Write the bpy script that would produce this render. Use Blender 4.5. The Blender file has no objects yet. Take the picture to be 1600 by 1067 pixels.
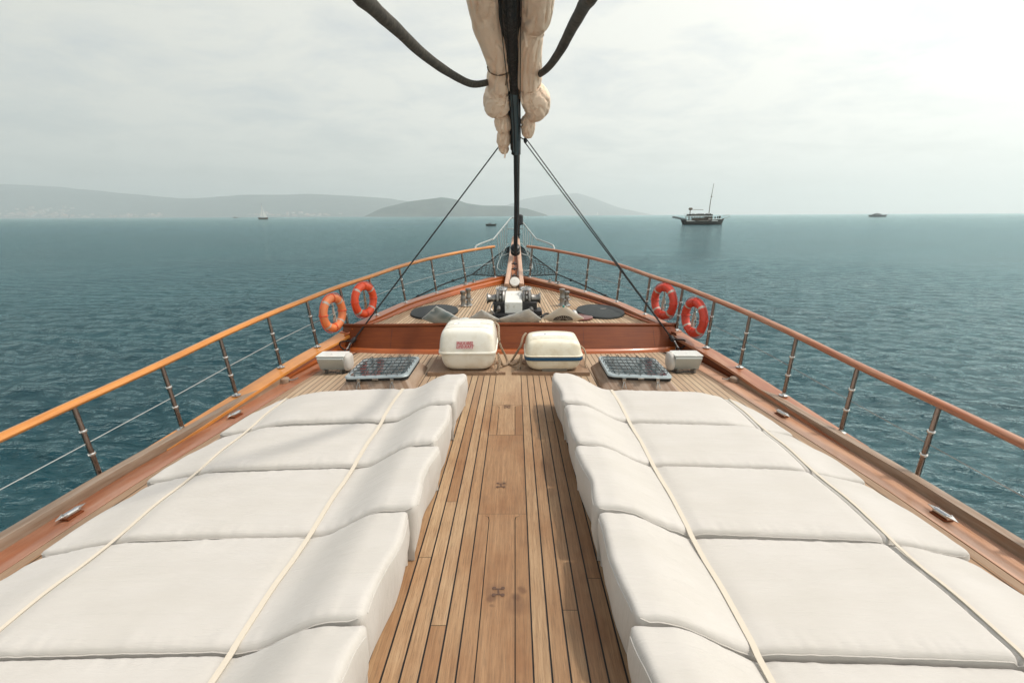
import bpy, bmesh, math, random
import numpy as np
from mathutils import Vector, Matrix, noise
random.seed(7)
R = math.radians
scn = bpy.context.scene
col = scn.collection

# ------------------------------------------------------------------ camera, sky, sun
PITCH = math.atan(196.5/750); ROLL = math.atan(8/1600); YAW = math.atan(8/750*math.cos(PITCH))
cam_d = bpy.data.cameras.new("camera"); cam = bpy.data.objects.new("camera", cam_d); col.objects.link(cam)
cam_d.sensor_width = 36; cam_d.lens = 16.875; cam_d.clip_start = .05; cam_d.clip_end = 60000
cam.matrix_world = (Matrix.Translation((.092, 0, 1.8)) @ Matrix.Rotation(YAW, 4, 'Z')
                    @ Matrix.Rotation(math.pi/2-PITCH, 4, 'X') @ Matrix.Rotation(-ROLL, 4, 'Z'))
scn.camera = cam
scn.view_settings.view_transform = 'Standard'; scn.view_settings.look = 'None'
scn.view_settings.exposure = 0.18; scn.view_settings.gamma = 1
SUN = Vector((.85, -.10, 1.5)).normalized()
SUN_EL = math.asin(SUN.z); SUN_AZ = math.atan2(SUN.x, SUN.y)
world = bpy.data.worlds.new("World"); scn.world = world; world.use_nodes = True
wn = world.node_tree.nodes; wl = world.node_tree.links; wn.clear()
def N(t, **k):
    n = wn.new(t)
    for a, b in k.items(): setattr(n, a, b)
    return n
out = N('ShaderNodeOutputWorld'); sky = N('ShaderNodeTexSky', sky_type='NISHITA', sun_disc=False)
sky.sun_elevation = SUN_EL; sky.sun_rotation = SUN_AZ; sky.dust_density = 4; sky.air_density = 1.2
bg1 = N('ShaderNodeBackground'); bg1.inputs[1].default_value = .12; wl.new(sky.outputs[0], bg1.inputs[0])
# high thin overcast: stretched cloud noise over the dome, brighter towards the sun
geo = N('ShaderNodeTexCoord'); sep = N('ShaderNodeSeparateXYZ'); wl.new(geo.outputs['Generated'], sep.inputs[0])
zz = N('ShaderNodeMath', operation='MAXIMUM'); wl.new(sep.outputs[2], zz.inputs[0]); zz.inputs[1].default_value = 0
za = N('ShaderNodeMath', operation='ADD'); wl.new(zz.outputs[0], za.inputs[0]); za.inputs[1].default_value = .16
dv = N('ShaderNodeVectorMath', operation='DIVIDE'); wl.new(geo.outputs['Generated'], dv.inputs[0])
cz = N('ShaderNodeCombineXYZ')
for i in range(3): wl.new(za.outputs[0], cz.inputs[i])
wl.new(cz.outputs[0], dv.inputs[1])
mp = N('ShaderNodeMapping'); mp.inputs['Scale'].default_value = (1.15, 1.35, 0); mp.inputs['Rotation'].default_value = (0, 0, R(14)); mp.inputs['Location'].default_value = (3.3, 1.1, 0)
wl.new(dv.outputs[0], mp.inputs[0])
nz = N('ShaderNodeTexNoise'); nz.inputs['Scale'].default_value = 1.5; nz.inputs['Detail'].default_value = 9; nz.inputs['Roughness'].default_value = .62; nz.inputs['Distortion'].default_value = .35
wl.new(mp.outputs[0], nz.inputs[0])
cr = N('ShaderNodeValToRGB'); cr.color_ramp.elements[0].position = .34; cr.color_ramp.elements[0].color = (.66, .66, .66, 1)
cr.color_ramp.elements[1].position = .56; cr.color_ramp.elements[1].color = (1, 1, 1, 1); wl.new(nz.outputs[0], cr.inputs[0])
thin = N('ShaderNodeMapRange', interpolation_type='SMOOTHSTEP'); wl.new(sep.outputs[2], thin.inputs[0])     # the cover thins out overhead
thin.inputs[1].default_value = .42; thin.inputs[2].default_value = .85; thin.inputs[3].default_value = 1; thin.inputs[4].default_value = .12
cov = N('ShaderNodeMath', operation='MULTIPLY'); wl.new(cr.outputs[0], cov.inputs[0]); wl.new(thin.outputs[0], cov.inputs[1])
# cloud colour: brightness by closeness to the sun direction
dt = N('ShaderNodeVectorMath', operation='DOT_PRODUCT'); wl.new(geo.outputs['Generated'], dt.inputs[0])
dt.inputs[1].default_value = Vector((.93, .22, .30)).normalized()
mr = N('ShaderNodeMapRange'); wl.new(dt.outputs['Value'], mr.inputs[0])
mr.inputs[1].default_value = -.45; mr.inputs[2].default_value = .98; mr.inputs[3].default_value = 0; mr.inputs[4].default_value = 1
mc = N('ShaderNodeMix', data_type='RGBA'); wl.new(mr.outputs[0], mc.inputs[0])
mc.inputs[6].default_value = (.675, .68, .625, 1); mc.inputs[7].default_value = (.97, .96, .89, 1)
bg2 = N('ShaderNodeBackground'); wl.new(mc.outputs[2], bg2.inputs[0]); bg2.inputs[1].default_value = 1.0
mx = N('ShaderNodeMixShader'); wl.new(cov.outputs[0], mx.inputs[0]); wl.new(bg1.outputs[0], mx.inputs[1]); wl.new(bg2.outputs[0], mx.inputs[2])
# broad glow added high on the right, off the sun, to brighten the water
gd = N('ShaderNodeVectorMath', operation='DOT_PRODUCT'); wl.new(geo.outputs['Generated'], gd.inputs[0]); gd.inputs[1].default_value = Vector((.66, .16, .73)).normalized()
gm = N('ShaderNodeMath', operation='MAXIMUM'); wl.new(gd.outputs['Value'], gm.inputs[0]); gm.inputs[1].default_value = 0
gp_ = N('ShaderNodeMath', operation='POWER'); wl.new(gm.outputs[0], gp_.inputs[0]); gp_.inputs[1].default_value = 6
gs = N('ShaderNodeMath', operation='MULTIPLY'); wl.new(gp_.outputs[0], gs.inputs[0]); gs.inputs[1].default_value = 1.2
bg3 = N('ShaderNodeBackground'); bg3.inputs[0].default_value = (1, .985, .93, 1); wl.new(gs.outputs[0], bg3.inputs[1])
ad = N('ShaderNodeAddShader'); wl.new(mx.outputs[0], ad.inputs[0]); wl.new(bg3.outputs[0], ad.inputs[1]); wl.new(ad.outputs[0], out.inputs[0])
sd = bpy.data.lights.new("sun", 'SUN'); sd.energy = 2.1; sd.angle = R(2.5); sd.color = (1, .93, .84)
so = bpy.data.objects.new("sun", sd); col.objects.link(so); so.rotation_euler = SUN.to_track_quat('Z', 'Y').to_euler()
scn.cycles.volume_bounces = 2; scn.cycles.max_bounces = 8

# ------------------------------------------------------------------ materials
MATS = {}
class Mt:
    def __init__(s, name, color=(.5,.5,.5), rough=.5, metal=0, coat=0, spec=None):
        m = bpy.data.materials.new(name); m.use_nodes = True; s.m = m; s.t = m.node_tree; s.b = s.t.nodes['Principled BSDF']
        s.b.inputs['Base Color'].default_value = (*color, 1); s.b.inputs['Roughness'].default_value = rough; s.b.inputs['Metallic'].default_value = metal
        s.b.inputs['Coat Weight'].default_value = coat; s.b.inputs['Coat Roughness'].default_value = .08
        if spec is not None: s.b.inputs['Specular IOR Level'].default_value = spec
        MATS[name] = m
    def n(s, t, **k):
        n = s.t.nodes.new(t)
        for a, b in k.items():
            if a in n.inputs.keys(): n.inputs[a].default_value = b
            else: setattr(n, a, b)
        return n
    def l(s, a, b): s.t.links.new(a, b)
    def coord(s, kind, scale=(1,1,1), rot=(0,0,0)):
        tc = s.n('ShaderNodeTexCoord'); mp = s.n('ShaderNodeMapping'); mp.inputs['Scale'].default_value = scale; mp.inputs['Rotation'].default_value = rot
        s.l(tc.outputs[kind], mp.inputs[0]); return mp.outputs[0]
    def noise(s, vec, scale, detail=4, rough=.55, dist=0):
        n = s.n('ShaderNodeTexNoise'); n.inputs['Scale'].default_value = scale; n.inputs['Detail'].default_value = detail
        n.inputs['Roughness'].default_value = rough; n.inputs['Distortion'].default_value = dist; s.l(vec, n.inputs['Vector']); return n.outputs[0]
    def ramp(s, fac, stops):
        r = s.n('ShaderNodeValToRGB'); e = r.color_ramp.elements
        while len(e) < len(stops): e.new(.5)
        for i, (p, c) in enumerate(stops): e[i].position = p; e[i].color = (*c, 1) if len(c) == 3 else c
        s.l(fac, r.inputs[0]); return r.outputs[0]
    def mix(s, fac, a, b, mode='MIX'):
        m = s.n('ShaderNodeMix', data_type='RGBA', blend_type=mode)
        for v, i in ((fac, 0), (a, 6), (b, 7)):
            if isinstance(v, (int, float)): m.inputs[i].default_value = v
            elif isinstance(v, tuple): m.inputs[i].default_value = (*v, 1)
            else: s.l(v, m.inputs[i])
        return m.outputs[2]
    def math(s, op, a, b=None):
        m = s.n('ShaderNodeMath', operation=op)
        for i, v in enumerate((a, b)):
            if v is None: continue
            if isinstance(v, (int, float)): m.inputs[i].default_value = v
            else: s.l(v, m.inputs[i])
        return m.outputs[0]
    def base(s, v): s.l(v, s.b.inputs['Base Color'])
    def rough(s, fac, lo, hi):
        r = s.n('ShaderNodeMapRange'); r.inputs[3].default_value = lo; r.inputs[4].default_value = hi; s.l(fac, r.inputs[0]); s.l(r.outputs[0], s.b.inputs['Roughness'])
    def bump(s, h, strength=.3, dist=.01, prev=None):
        b = s.n('ShaderNodeBump'); b.inputs['Strength'].default_value = strength; b.inputs['Distance'].default_value = dist
        s.l(h, b.inputs['Height'])
        if prev is not None: s.l(prev, b.inputs['Normal'])
        s.l(b.outputs[0], s.b.inputs['Normal']); return b.outputs[0]

def teak(name, stops, stain=.5):
    """ weathered plank: tone per plank from an attribute, long grain, pores, blotches """
    t = Mt(name, rough=.62)
    at = t.n('ShaderNodeAttribute', attribute_name='tone'); uv = t.coord('UV')
    # shift the grain from plank to plank
    sh = t.n('ShaderNodeVectorMath', operation='MULTIPLY_ADD'); sc = t.n('ShaderNodeCombineXYZ')
    t.l(at.outputs['Fac'], sc.inputs[1]); t.l(sc.outputs[0], sh.inputs[0]); sh.inputs[1].default_value = (0, 40, 0); t.l(uv, sh.inputs[2])
    def mp(sc_):
        m = t.n('ShaderNodeMapping'); m.inputs['Scale'].default_value = sc_; t.l(sh.outputs[0], m.inputs[0]); return m.outputs[0]
    g1 = t.noise(mp((70, 2.2, 1)), 1, 6, .65, .6); g2 = t.noise(mp((260, 9, 1)), 1, 4, .7); bl = t.noise(t.coord('UV', (2.2, 1.1, 1)), 1.6, 5, .6)
    a = t.ramp(at.outputs['Fac'], stops)
    a = t.mix(t.ramp(g1, [(.3, (0,0,0)), (.72, (1,1,1))]), t.mix(1.0, a, (.62,.56,.5), 'MULTIPLY'), a)
    a = t.mix(t.ramp(g2, [(.36, (.55,)*3), (.5, (0,)*3)]), a, (.13,.085,.05))
    a = t.mix(t.math('MULTIPLY', t.ramp(bl, [(.42, (0,0,0)), (.72, (1,1,1))]), stain), a, t.mix(1.0, a, (.72,.55,.42), 'MULTIPLY'))
    if name == 'teak_aft':      # sun-bleached towards the step and out at the sides
        sp = t.n('ShaderNodeSeparateXYZ'); t.l(t.coord('UV'), sp.inputs[0]); ax_ = t.math('ABSOLUTE', sp.outputs[0])
        wr = t.math('ADD', t.math('MULTIPLY', sp.outputs[1], .5), t.math('MULTIPLY', ax_, .42)); wr = t.math('ADD', wr, t.math('MULTIPLY', bl, .5))
        m1 = t.n('ShaderNodeMapRange'); t.l(wr, m1.inputs[0]); m1.inputs[1].default_value = 2.35; m1.inputs[2].default_value = 3.3; m1.inputs[4].default_value = .62
        a = t.mix(m1.outputs[0], a, t.mix(.5, a, (.72,.62,.47)))
    if name == 'teak_aft':      # rust-brown drip stains on the middle planks
        ds = t.n('ShaderNodeVectorMath', operation='ADD'); nn = t.n('ShaderNodeTexNoise'); nn.inputs['Scale'].default_value = 18; u0 = t.coord('UV'); t.l(u0, nn.inputs['Vector'])
        sc2 = t.n('ShaderNodeVectorMath', operation='SCALE'); t.l(nn.outputs['Color'], sc2.inputs[0]); sc2.inputs['Scale'].default_value = .035; t.l(u0, ds.inputs[0]); t.l(sc2.outputs[0], ds.inputs[1])
        for (sx, sy, rr) in ((-.035,1.945,.028),(.085,1.955,.03),(.115,2.0,.026),(-.03,1.90,.012),(.09,1.90,.06),(-.02,1.99,.06),(.0,4.22,.045),(.0,2.93,.035)):
            dd = t.n('ShaderNodeVectorMath', operation='DISTANCE'); t.l(ds.outputs[0], dd.inputs[0]); dd.inputs[1].default_value = (sx+.017, sy+.017, .017)
            k = .35 if rr > .03 else .6
            a = t.mix(t.ramp(dd.outputs['Value'], [(rr*.55, (k,)*3), (rr*1.15, (0,)*3)]), a, (.10,.045,.022))
    t.base(a); t.rough(g1, .5, .75)
    t.bump(t.math('ADD', g1, g2), .35, .0015)
    return t.m
teak('teak_aft', [(0, (.325,.182,.085)), (.35, (.37,.22,.112)), (.7, (.42,.27,.145)), (1, (.49,.35,.21))], .85)
teak('teak_fore', [(0, (.52,.37,.23)), (.5, (.60,.45,.29)), (1, (.70,.56,.39))], .35)
teak('teak_grey', [(0, (.34,.22,.14)), (.5, (.40,.28,.18)), (1, (.46,.34,.24))], .3)
def varnish(name, c1, c2, rough=.22, coat=.7, worn=0.0, wc=(.62,.45,.35)):
    v = Mt(name, rough=rough, coat=coat)
    g = v.noise(v.coord('UV', (90, 2.5, 1)), 1, 5, .6, .8); b = v.noise(v.coord('Object', (1.5,1.5,1.5)), 2.2, 4)
    c = v.ramp(g, [(.3, c1), (.7, c2)])
    c = v.mix(v.ramp(b, [(.35, (.35,)*3), (.65, (0,)*3)]), c, v.mix(1.0, c, (.6,.5,.45), 'MULTIPLY'))
    if worn:
        w = v.noise(v.coord('UV', (14, 1.3, 1)), 1.0, 7, .7); wf = v.ramp(w, [(.5-worn*.2, (0,)*3), (.62, (1,)*3)])
        c = v.mix(v.math('MULTIPLY', wf, .8), c, wc)
        v.rough(wf, rough, .6)
    v.base(c); v.bump(g, .12, .001)
    if name == 'varnish_red': v.b.inputs['Specular IOR Level'].default_value = .25
    return v.m
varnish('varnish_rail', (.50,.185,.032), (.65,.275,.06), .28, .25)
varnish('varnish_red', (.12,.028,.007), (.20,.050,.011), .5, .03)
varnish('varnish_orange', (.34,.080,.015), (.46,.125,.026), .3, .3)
varnish('varnish_worn_shade', (.28,.085,.030), (.40,.14,.05), .35, .3, .25, (.45,.26,.16))  # shade on the right rails put into a darker varnish, with some wear
varnish('waterway_glare', (.46,.225,.12), (.56,.30,.17), .35, .3, .6, (.58,.38,.27))  # right waterway: glare put into a paler colour, on top of wear
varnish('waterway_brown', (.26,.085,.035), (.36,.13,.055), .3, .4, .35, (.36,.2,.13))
varnish('bleached_wood', (.50,.30,.20), (.62,.40,.28), .5, .1, .3)
varnish('grey_wood', (.20,.125,.075), (.30,.20,.13), .6, 0, .4, (.38,.30,.23))
Mt('caulk', (.012,.012,.012), .6)
f = Mt('white_cloth', (.80,.775,.735), .85, spec=.2)
w1 = f.noise(f.coord('Object', (900, 900, 900)), 1, 2); w2 = f.noise(f.coord('Object', (3, 26, 6)), 1, 5, .6, .4); w3 = f.noise(f.coord('Object', (1.3, 2.2, 2)), 1.5, 4)
f.base(f.mix(f.ramp(w3, [(.35, (0,)*3), (.7, (1,)*3)]), (.50,.475,.43), (.54,.515,.475)))
f.bump(w1, .25, .0006, f.bump(w2, .7, .008)); f.b.inputs['Sheen Weight'].default_value = .15
s_ = Mt('strap_cloth', (.60,.54,.44), .9); s_.bump(s_.noise(s_.coord('Object', (800,800,800)), 1, 1), .5, .001)
c_ = Mt('beige_cloth', (.70,.52,.38), .85, spec=.2)
n1 = c_.noise(c_.coord('Object', (5,5,2.2)), 2, 5, .6, .8); n2 = c_.noise(c_.coord('Object', (2,2,2)), 1, 3)
c_.base(c_.mix(n2, (.86,.62,.45), (.93,.75,.60))); c_.bump(n1, .55, .03)
Mt('burn_mark', (.10,.055,.035), .8); Mt('tape_brown', (.16,.10,.06), .9)
d_ = Mt('navy_cloth', (.012,.018,.022), .5); d_.bump(d_.noise(d_.coord('Object', (30,30,1.5)), 1, 4), .6, .02)
d_ = Mt('blue_grey_cloth', (.07,.115,.14), .45); d_.bump(d_.noise(d_.coord('Object', (20,20,1.5)), 1, 4), .5, .02)
d_ = Mt('rope_cover', (.05,.042,.032), .85)
rn = d_.noise(d_.coord('Object', (9,9,9)), 2, 6, .65); d_.base(d_.ramp(rn, [(.35, (.028,.024,.019)), (.68, (.085,.072,.054))])); d_.bump(rn, .8, .012)
def ropemat(name, c):
    r = Mt(name, c, .85); w = r.n('ShaderNodeTexWave', wave_type='BANDS', bands_direction='DIAGONAL'); w.inputs['Scale'].default_value = 22
    r.l(r.coord('UV', (1,1,1)), w.inputs['Vector']); r.bump(w.outputs['Fac'], .8, .004)
    r.base(r.mix(w.outputs['Fac'], tuple(x*.55 for x in c), c)); return r.m
ropemat('black_rope', (.022,.024,.024)); ropemat('hemp_rope', (.42,.31,.21)); ropemat('white_rope', (.62,.57,.49)); ropemat('brown_rope', (.10,.065,.05))
ch = Mt('steel', (.60,.59,.57), .2, 1); ch.rough(ch.noise(ch.coord('Object', (14,14,14)), 1, 4), .12, .34)
ch = Mt('dull_steel', (.30,.29,.27), .4, 1); ch.rough(ch.noise(ch.coord('Object', (18,18,18)), 1, 5), .28, .6)
st = Mt('stanchion_steel', (.24,.18,.15), .22, 1); st.rough(st.noise(st.coord('Object', (18,18,5)), 1, 5), .14, .42)
Mt('white_metal', (.72,.74,.72), .35, 0, .3)
Mt('pulpit_metal', (.44,.47,.45), .3, .4); Mt('wire_grey', (.42,.42,.40), .4, .5); Mt('black_plastic', (.014,.014,.015), .45)
gp = Mt('raft_cream', (.78,.76,.66), .38, 0, .25); gn = gp.noise(gp.coord('Object', (4,4,4)), 1.4, 6, .65)
gp.base(gp.mix(gp.ramp(gn, [(.45,(0,)*3),(.75,(1,)*3)]), (.80,.78,.69), (.66,.61,.49))); gp.rough(gn, .3, .5)
gp = Mt('raft_ivory', (.75,.70,.55), .4, 0, .25); gn = gp.noise(gp.coord('Object', (5,5,5)), 1.4, 6, .65)
gp.base(gp.mix(gp.ramp(gn, [(.45,(0,)*3),(.78,(1,)*3)]), (.77,.73,.59), (.60,.52,.36))); gp.rough(gn, .3, .5)
Mt('band_blue', (.004,.06,.13), .45)
Mt('label_pink', (.62,.44,.42), .5); Mt('label_white', (.74,.76,.76), .5); Mt('ink_red', (.42,.02,.03), .5); Mt('ink_dark', (.10,.12,.14), .5)
Mt('seam_dark', (.20,.18,.14), .6)
def plastic(name, a, b):
    p = Mt(name, a, .45, 0, .15); n = p.noise(p.coord('Object', (7,7,7)), 1.5, 6, .65); p.base(p.ramp(n, [(.35, b), (.6, a)])); p.rough(n, .35, .6); p.bump(n, .1, .003); return p.m
plastic('buoy_faded', (.80,.22,.065), (.68,.20,.08)); plastic('buoy_orange', (.80,.085,.018), (.66,.07,.02)); plastic('buoy_red', (.62,.05,.02), (.48,.04,.02))
Mt('tape_silver', (.52,.44,.38), .5)
Mt('grey_paint', (.44,.46,.43), .4, 0, .3); Mt('pale_paint', (.66,.68,.64), .4, 0, .3)
gb = Mt('hatch_glass', (.03,.055,.062), .12, 0, .5); bk_ = Mt('black_gloss', (.012,.016,.018), .28); bk_.bump(bk_.noise(bk_.coord('Object', (26,26,1.2)), 1, 5), .8, .03)
Mt('rubber', (.02,.022,.022), .7); Mt('hatch_metal', (.36,.42,.43), .35, .3); Mt('guard_dark', (.10,.11,.11), .35, .6)
mt_ = Mt('black_cover', (.028,.034,.034), .75); k = mt_.noise(mt_.coord('Object', (120,120,120)), 1, 3); mt_.bump(k, .6, .004)
Mt('maroon_paint', (.16,.045,.035), .35, 0, .3)
pc = Mt('windlass_white', (.74,.74,.68), .4); pn = pc.noise(pc.coord('Object', (6,6,6)), 2, 6, .7); pc.base(pc.ramp(pn, [(.3, (.5,.47,.38)), (.45, (.74,.74,.69))]))
vc = Mt('cushion_petals', (.3,.33,.34), .9); v = vc.n('ShaderNodeTexVoronoi'); v.inputs['Scale'].default_value = 5; vc.l(vc.coord('Object'), v.inputs['Vector'])
vc.base(vc.ramp(v.outputs['Distance'], [(.0, (.9,.92,.9)), (.36, (.78,.82,.80)), (.44, (.22,.30,.32)), (.7, (.55,.62,.62))]))
vc = Mt('cushion_grey', (.40,.40,.37), .9); vc.bump(vc.noise(vc.coord('Object', (400,400,400)), 1, 1), .5, .001)
vc.base(vc.ramp(vc.noise(vc.coord('Object', (9,9,9)), 1.2, 4), [(.4, (.62,.63,.60)), (.65, (.78,.78,.73))]))
Mt('cushion_cream', (.80,.74,.63), .9); Mt('cushion_brown', (.05,.035,.025), .9); Mt('teal_tip', (.02,.25,.22), .8)
Mt('hull_white', (.75,.75,.72), .3, 0, .5)
Mt('boat_dark', (.05,.045,.035), .5); Mt('boat_white', (.7,.7,.66), .5); Mt('boat_brown', (.12,.09,.06), .6); Mt('boat_grey', (.16,.18,.18), .5); Mt('sail_cloth', (.9,.89,.84), .8)
Mt('house_white', (.42,.42,.40), .8); Mt('house_roof', (.42,.22,.14), .8)
hl = Mt('hill_green', (.07,.10,.06), .9); hn = hl.noise(hl.coord('Object', (.012,.012,.012)), 1, 8, .65); hl.base(hl.ramp(hn, [(.38, (.02,.045,.045)), (.62, (.06,.09,.075))]))
# sea
se = Mt('sea_water', (.002,.040,.052), .06); se.b.inputs['IOR'].default_value = 1.33; se.b.inputs['Specular IOR Level'].default_value = .5; se.b.inputs['Specular Tint'].default_value = (.4, .92, 1, 1)
a1 = se.noise(se.coord('Object', (.8,1.6,1), (0,0,R(-14))), 5.0, 6, .65, .3); a2 = se.noise(se.coord('Object', (.6,1.5,1), (0,0,R(14))), 2.0, 5, .62, .3)
a3 = se.noise(se.coord('Object', (.010,.03,1)), 1, 4, .6); a4 = se.noise(se.coord('Object', (.06,.12,1), (0,0,R(-20))), 1, 4, .6)
a5 = se.noise(se.coord('Object', (.16,.55,1), (0,0,R(6))), 1, 5, .6, .4)
a6 = se.noise(se.coord('Object', (.5,1.5,1), (0,0,R(-8))), 1, 5, .65, .4)
a7 = se.noise(se.coord('Object', (.035,.17,1), (0,0,R(3))), 1, 6, .65, .4)
def ridge(x): return se.math('SUBTRACT', 1.0, se.math('ABSOLUTE', se.math('SUBTRACT', se.math('MULTIPLY', x, 2.0), 1.0)))
nrm_ = se.bump(ridge(a2), .9, .060, se.bump(ridge(a1), .8, .024, se.bump(ridge(a6), .8, .13, se.bump(a5, .8, .26, se.bump(a7, .8, .55)))))
# water: dark teal body under a Fresnel-weighted reflection
se.t.nodes.remove(se.b); so_ = se.t.nodes['Material Output']
df = se.n('ShaderNodeBsdfDiffuse'); gl = se.n('ShaderNodeBsdfGlossy'); fr_ = se.n('ShaderNodeFresnel'); fr_.inputs['IOR'].default_value = 1.45; mxs = se.n('ShaderNodeMixShader')
se.l(se.mix(se.ramp(a4, [(.4,(0,)*3),(.65,(1,)*3)]), (.0001,.024,.034), (.0003,.037,.048)), df.inputs['Color'])
gl.inputs['Color'].default_value = (.76, .95, .97, 1)
rr_ = se.n('ShaderNodeMapRange'); rr_.inputs[3].default_value = .06; rr_.inputs[4].default_value = .12; se.l(a3, rr_.inputs[0]); se.l(rr_.outputs[0], gl.inputs['Roughness'])
for q_ in (df, gl, fr_): se.l(nrm_, q_.inputs['Normal'])
se.l(fr_.outputs[0], mxs.inputs[0]); se.l(df.outputs[0], mxs.inputs[1]); se.l(gl.outputs[0], mxs.inputs[2]); se.l(mxs.outputs[0], so_.inputs['Surface'])

# ------------------------------------------------------------------ helpers
def tag(o, label=None, cat=None, group=None, kind=None):
    if label: o['label'] = label
    if cat: o['category'] = cat
    if group: o['group'] = group
    if kind: o['kind'] = kind
    return o
def empty(name, loc=(0,0,0), rz=0):
    o = bpy.data.objects.new(name, None); o.location = loc; o.rotation_euler = (0,0,rz); o.empty_display_size = .1; col.objects.link(o); return o
def pw(y, pts):
    return float(np.interp(y, [p[0] for p in pts], [p[1] for p in pts]))
def frame(t, up=Vector((0,0,1))):
    t = t.normalized()
    if abs(t.dot(up)) > .98: up = Vector((0,1,0))
    s = t.cross(up).normalized(); return s, s.cross(t).normalized()
def smooth_path(pts, n=8):
    P = [Vector(p) for p in pts]; o = []
    for i in range(len(P)-1):
        a, b, c, d = P[max(i-1,0)], P[i], P[i+1], P[min(i+2,len(P)-1)]
        for k in range(n):
            t = k/n
            o.append(.5*((2*b)+(c-a)*t+(2*a-5*b+4*c-d)*t*t+(3*b-a-3*c+d)*t**3))
    o.append(P[-1]); return o
class MB:
    def __init__(s): s.v = []; s.f = []; s.uv = []; s.tone = []; s._t = 0
    def add(s, vs, fs, uvs=None):
        b = len(s.v); s.v += [tuple(v) for v in vs]
        for i, f in enumerate(fs):
            s.f.append([b+k for k in f]); s.tone.append(s._t)
            s.uv.append(uvs[i] if uvs else [(vs[k][0]+vs[k][2]*.7, vs[k][1]+vs[k][2]*.3) for k in f])
        return s
    def box(s, c, h, rz=0, rx=0, ry=0, M=None):
        m = Matrix.Translation(c) @ Matrix.Rotation(rz,4,'Z') @ Matrix.Rotation(ry,4,'Y') @ Matrix.Rotation(rx,4,'X')
        if M is not None: m = M @ m
        vs = [m @ Vector((sx*h[0], sy*h[1], sz*h[2])) for sz in (-1,1) for sy in (-1,1) for sx in (-1,1)]
        return s.add(vs, [(0,2,3,1),(4,5,7,6),(0,1,5,4),(2,6,7,3),(0,4,6,2),(1,3,7,5)])
    def tube(s, path, r, n=10, caps=True, closed=False, flat=1.0):
        P = [Vector(p) for p in path]; m = len(P); vs = []; L = 0; Ls = []
        for i, p in enumerate(P):
            if closed: t = P[(i+1) % m]-P[i-1]
            else: t = P[min(i+1,m-1)]-P[max(i-1,0)]
            a, b = frame(t)
            rr = r[i] if isinstance(r, (list, tuple)) else r
            if i: L += (p-P[i-1]).length
            Ls.append(L)
            for k in range(n):
                w = 2*math.pi*k/n; vs.append(p+a*(rr*math.cos(w))+b*(rr*flat*math.sin(w)))
        fs = []; uv = []
        r0 = r if not isinstance(r, (list,tuple)) else max(r)
        for i in range(m if closed else m-1):
            j = (i+1) % m
            for k in range(n):
                q = (k+1) % n; fs.append((i*n+k, i*n+q, j*n+q, j*n+k))
                u0, u1 = k/n*2*math.pi*r0, (k+1)/n*2*math.pi*r0; l1 = Ls[j] if j else L+.05
                uv.append([(u0,Ls[i]),(u1,Ls[i]),(u1,l1),(u0,l1)])
        if caps and not closed:
            fs.append(tuple(range(n-1,-1,-1))); uv.append([(0,0)]*n); fs.append(tuple((m-1)*n+k for k in range(n))); uv.append([(0,0)]*n)
        return s.add(vs, fs, uv)
    def lathe(s, prof, M=Matrix(), n=20):
        vs = []; fs = []
        for r, z in prof:
            for k in range(n):
                w = 2*math.pi*k/n; vs.append(M @ Vector((r*math.cos(w), r*math.sin(w), z)))
        for i in range(len(prof)-1):
            for k in range(n):
                q = (k+1) % n; fs.append((i*n+k, i*n+q, (i+1)*n+q, (i+1)*n+k))
        fs.append(tuple(range(n-1,-1,-1))); fs.append(tuple((len(prof)-1)*n+k for k in range(n)))
        return s.add(vs, fs)
    def grid(s, fn, us, vs_, flip=False):
        nu, nv = len(us), len(vs_); vs = [fn(u, v) for v in vs_ for u in us]; fs = []
        for j in range(nv-1):
            for i in range(nu-1):
                q = (j*nu+i, j*nu+i+1, (j+1)*nu+i+1, (j+1)*nu+i); fs.append(q[::-1] if flip else q)
        return s.add(vs, fs)
    def sbox(s, c, h, p=6, n=12, M=None, shape=None):
        """ rounded box: a cube blown to a superellipsoid """
        for ax in range(3):
            for sg in (-1, 1):
                def fn(u, v):
                    q = [0,0,0]; q[ax] = sg; q[(ax+1)%3] = u*sg; q[(ax+2)%3] = v
                    L = sum(abs(x)**p for x in q)**(1/p); q = [x/L for x in q]
                    w = Vector((q[0]*h[0], q[1]*h[1], q[2]*h[2]))
                    if shape: w = shape(w)
                    w = w+Vector(c); return M @ w if M is not None else w
                e = [math.sin(math.pi/2*(-1+2*i/n)) for i in range(n+1)]
                s.grid(fn, e, e)
        return s
    def sweep(s, path, sec, caps=True):
        """ path: list of (origin, xdir, zdir, u-offset) ; sec: closed list of (a,b) """
        n = len(sec); vs = []; fs = []; uv = []; L = [0]
        for i, (o, a, b) in enumerate(path):
            if i: L.append(L[-1]+(Vector(o)-Vector(path[i-1][0])).length)
            for (x, z) in sec: vs.append(Vector(o)+Vector(a)*x+Vector(b)*z)
        per = [0]
        for k in range(n): per.append(per[-1]+math.dist(sec[k], sec[(k+1)%n]))
        for i in range(len(path)-1):
            for k in range(n):
                q = (k+1)%n; fs.append((i*n+k, i*n+q, (i+1)*n+q, (i+1)*n+k)); uv.append([(per[k],L[i]),(per[k+1],L[i]),(per[k+1],L[i+1]),(per[k],L[i+1])])
        if caps:
            fs.append(tuple(range(n-1,-1,-1))); uv.append([(0,0)]*n); fs.append(tuple((len(path)-1)*n+k for k in range(n))); uv.append([(0,0)]*n)
        return s.add(vs, fs, uv)
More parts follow.
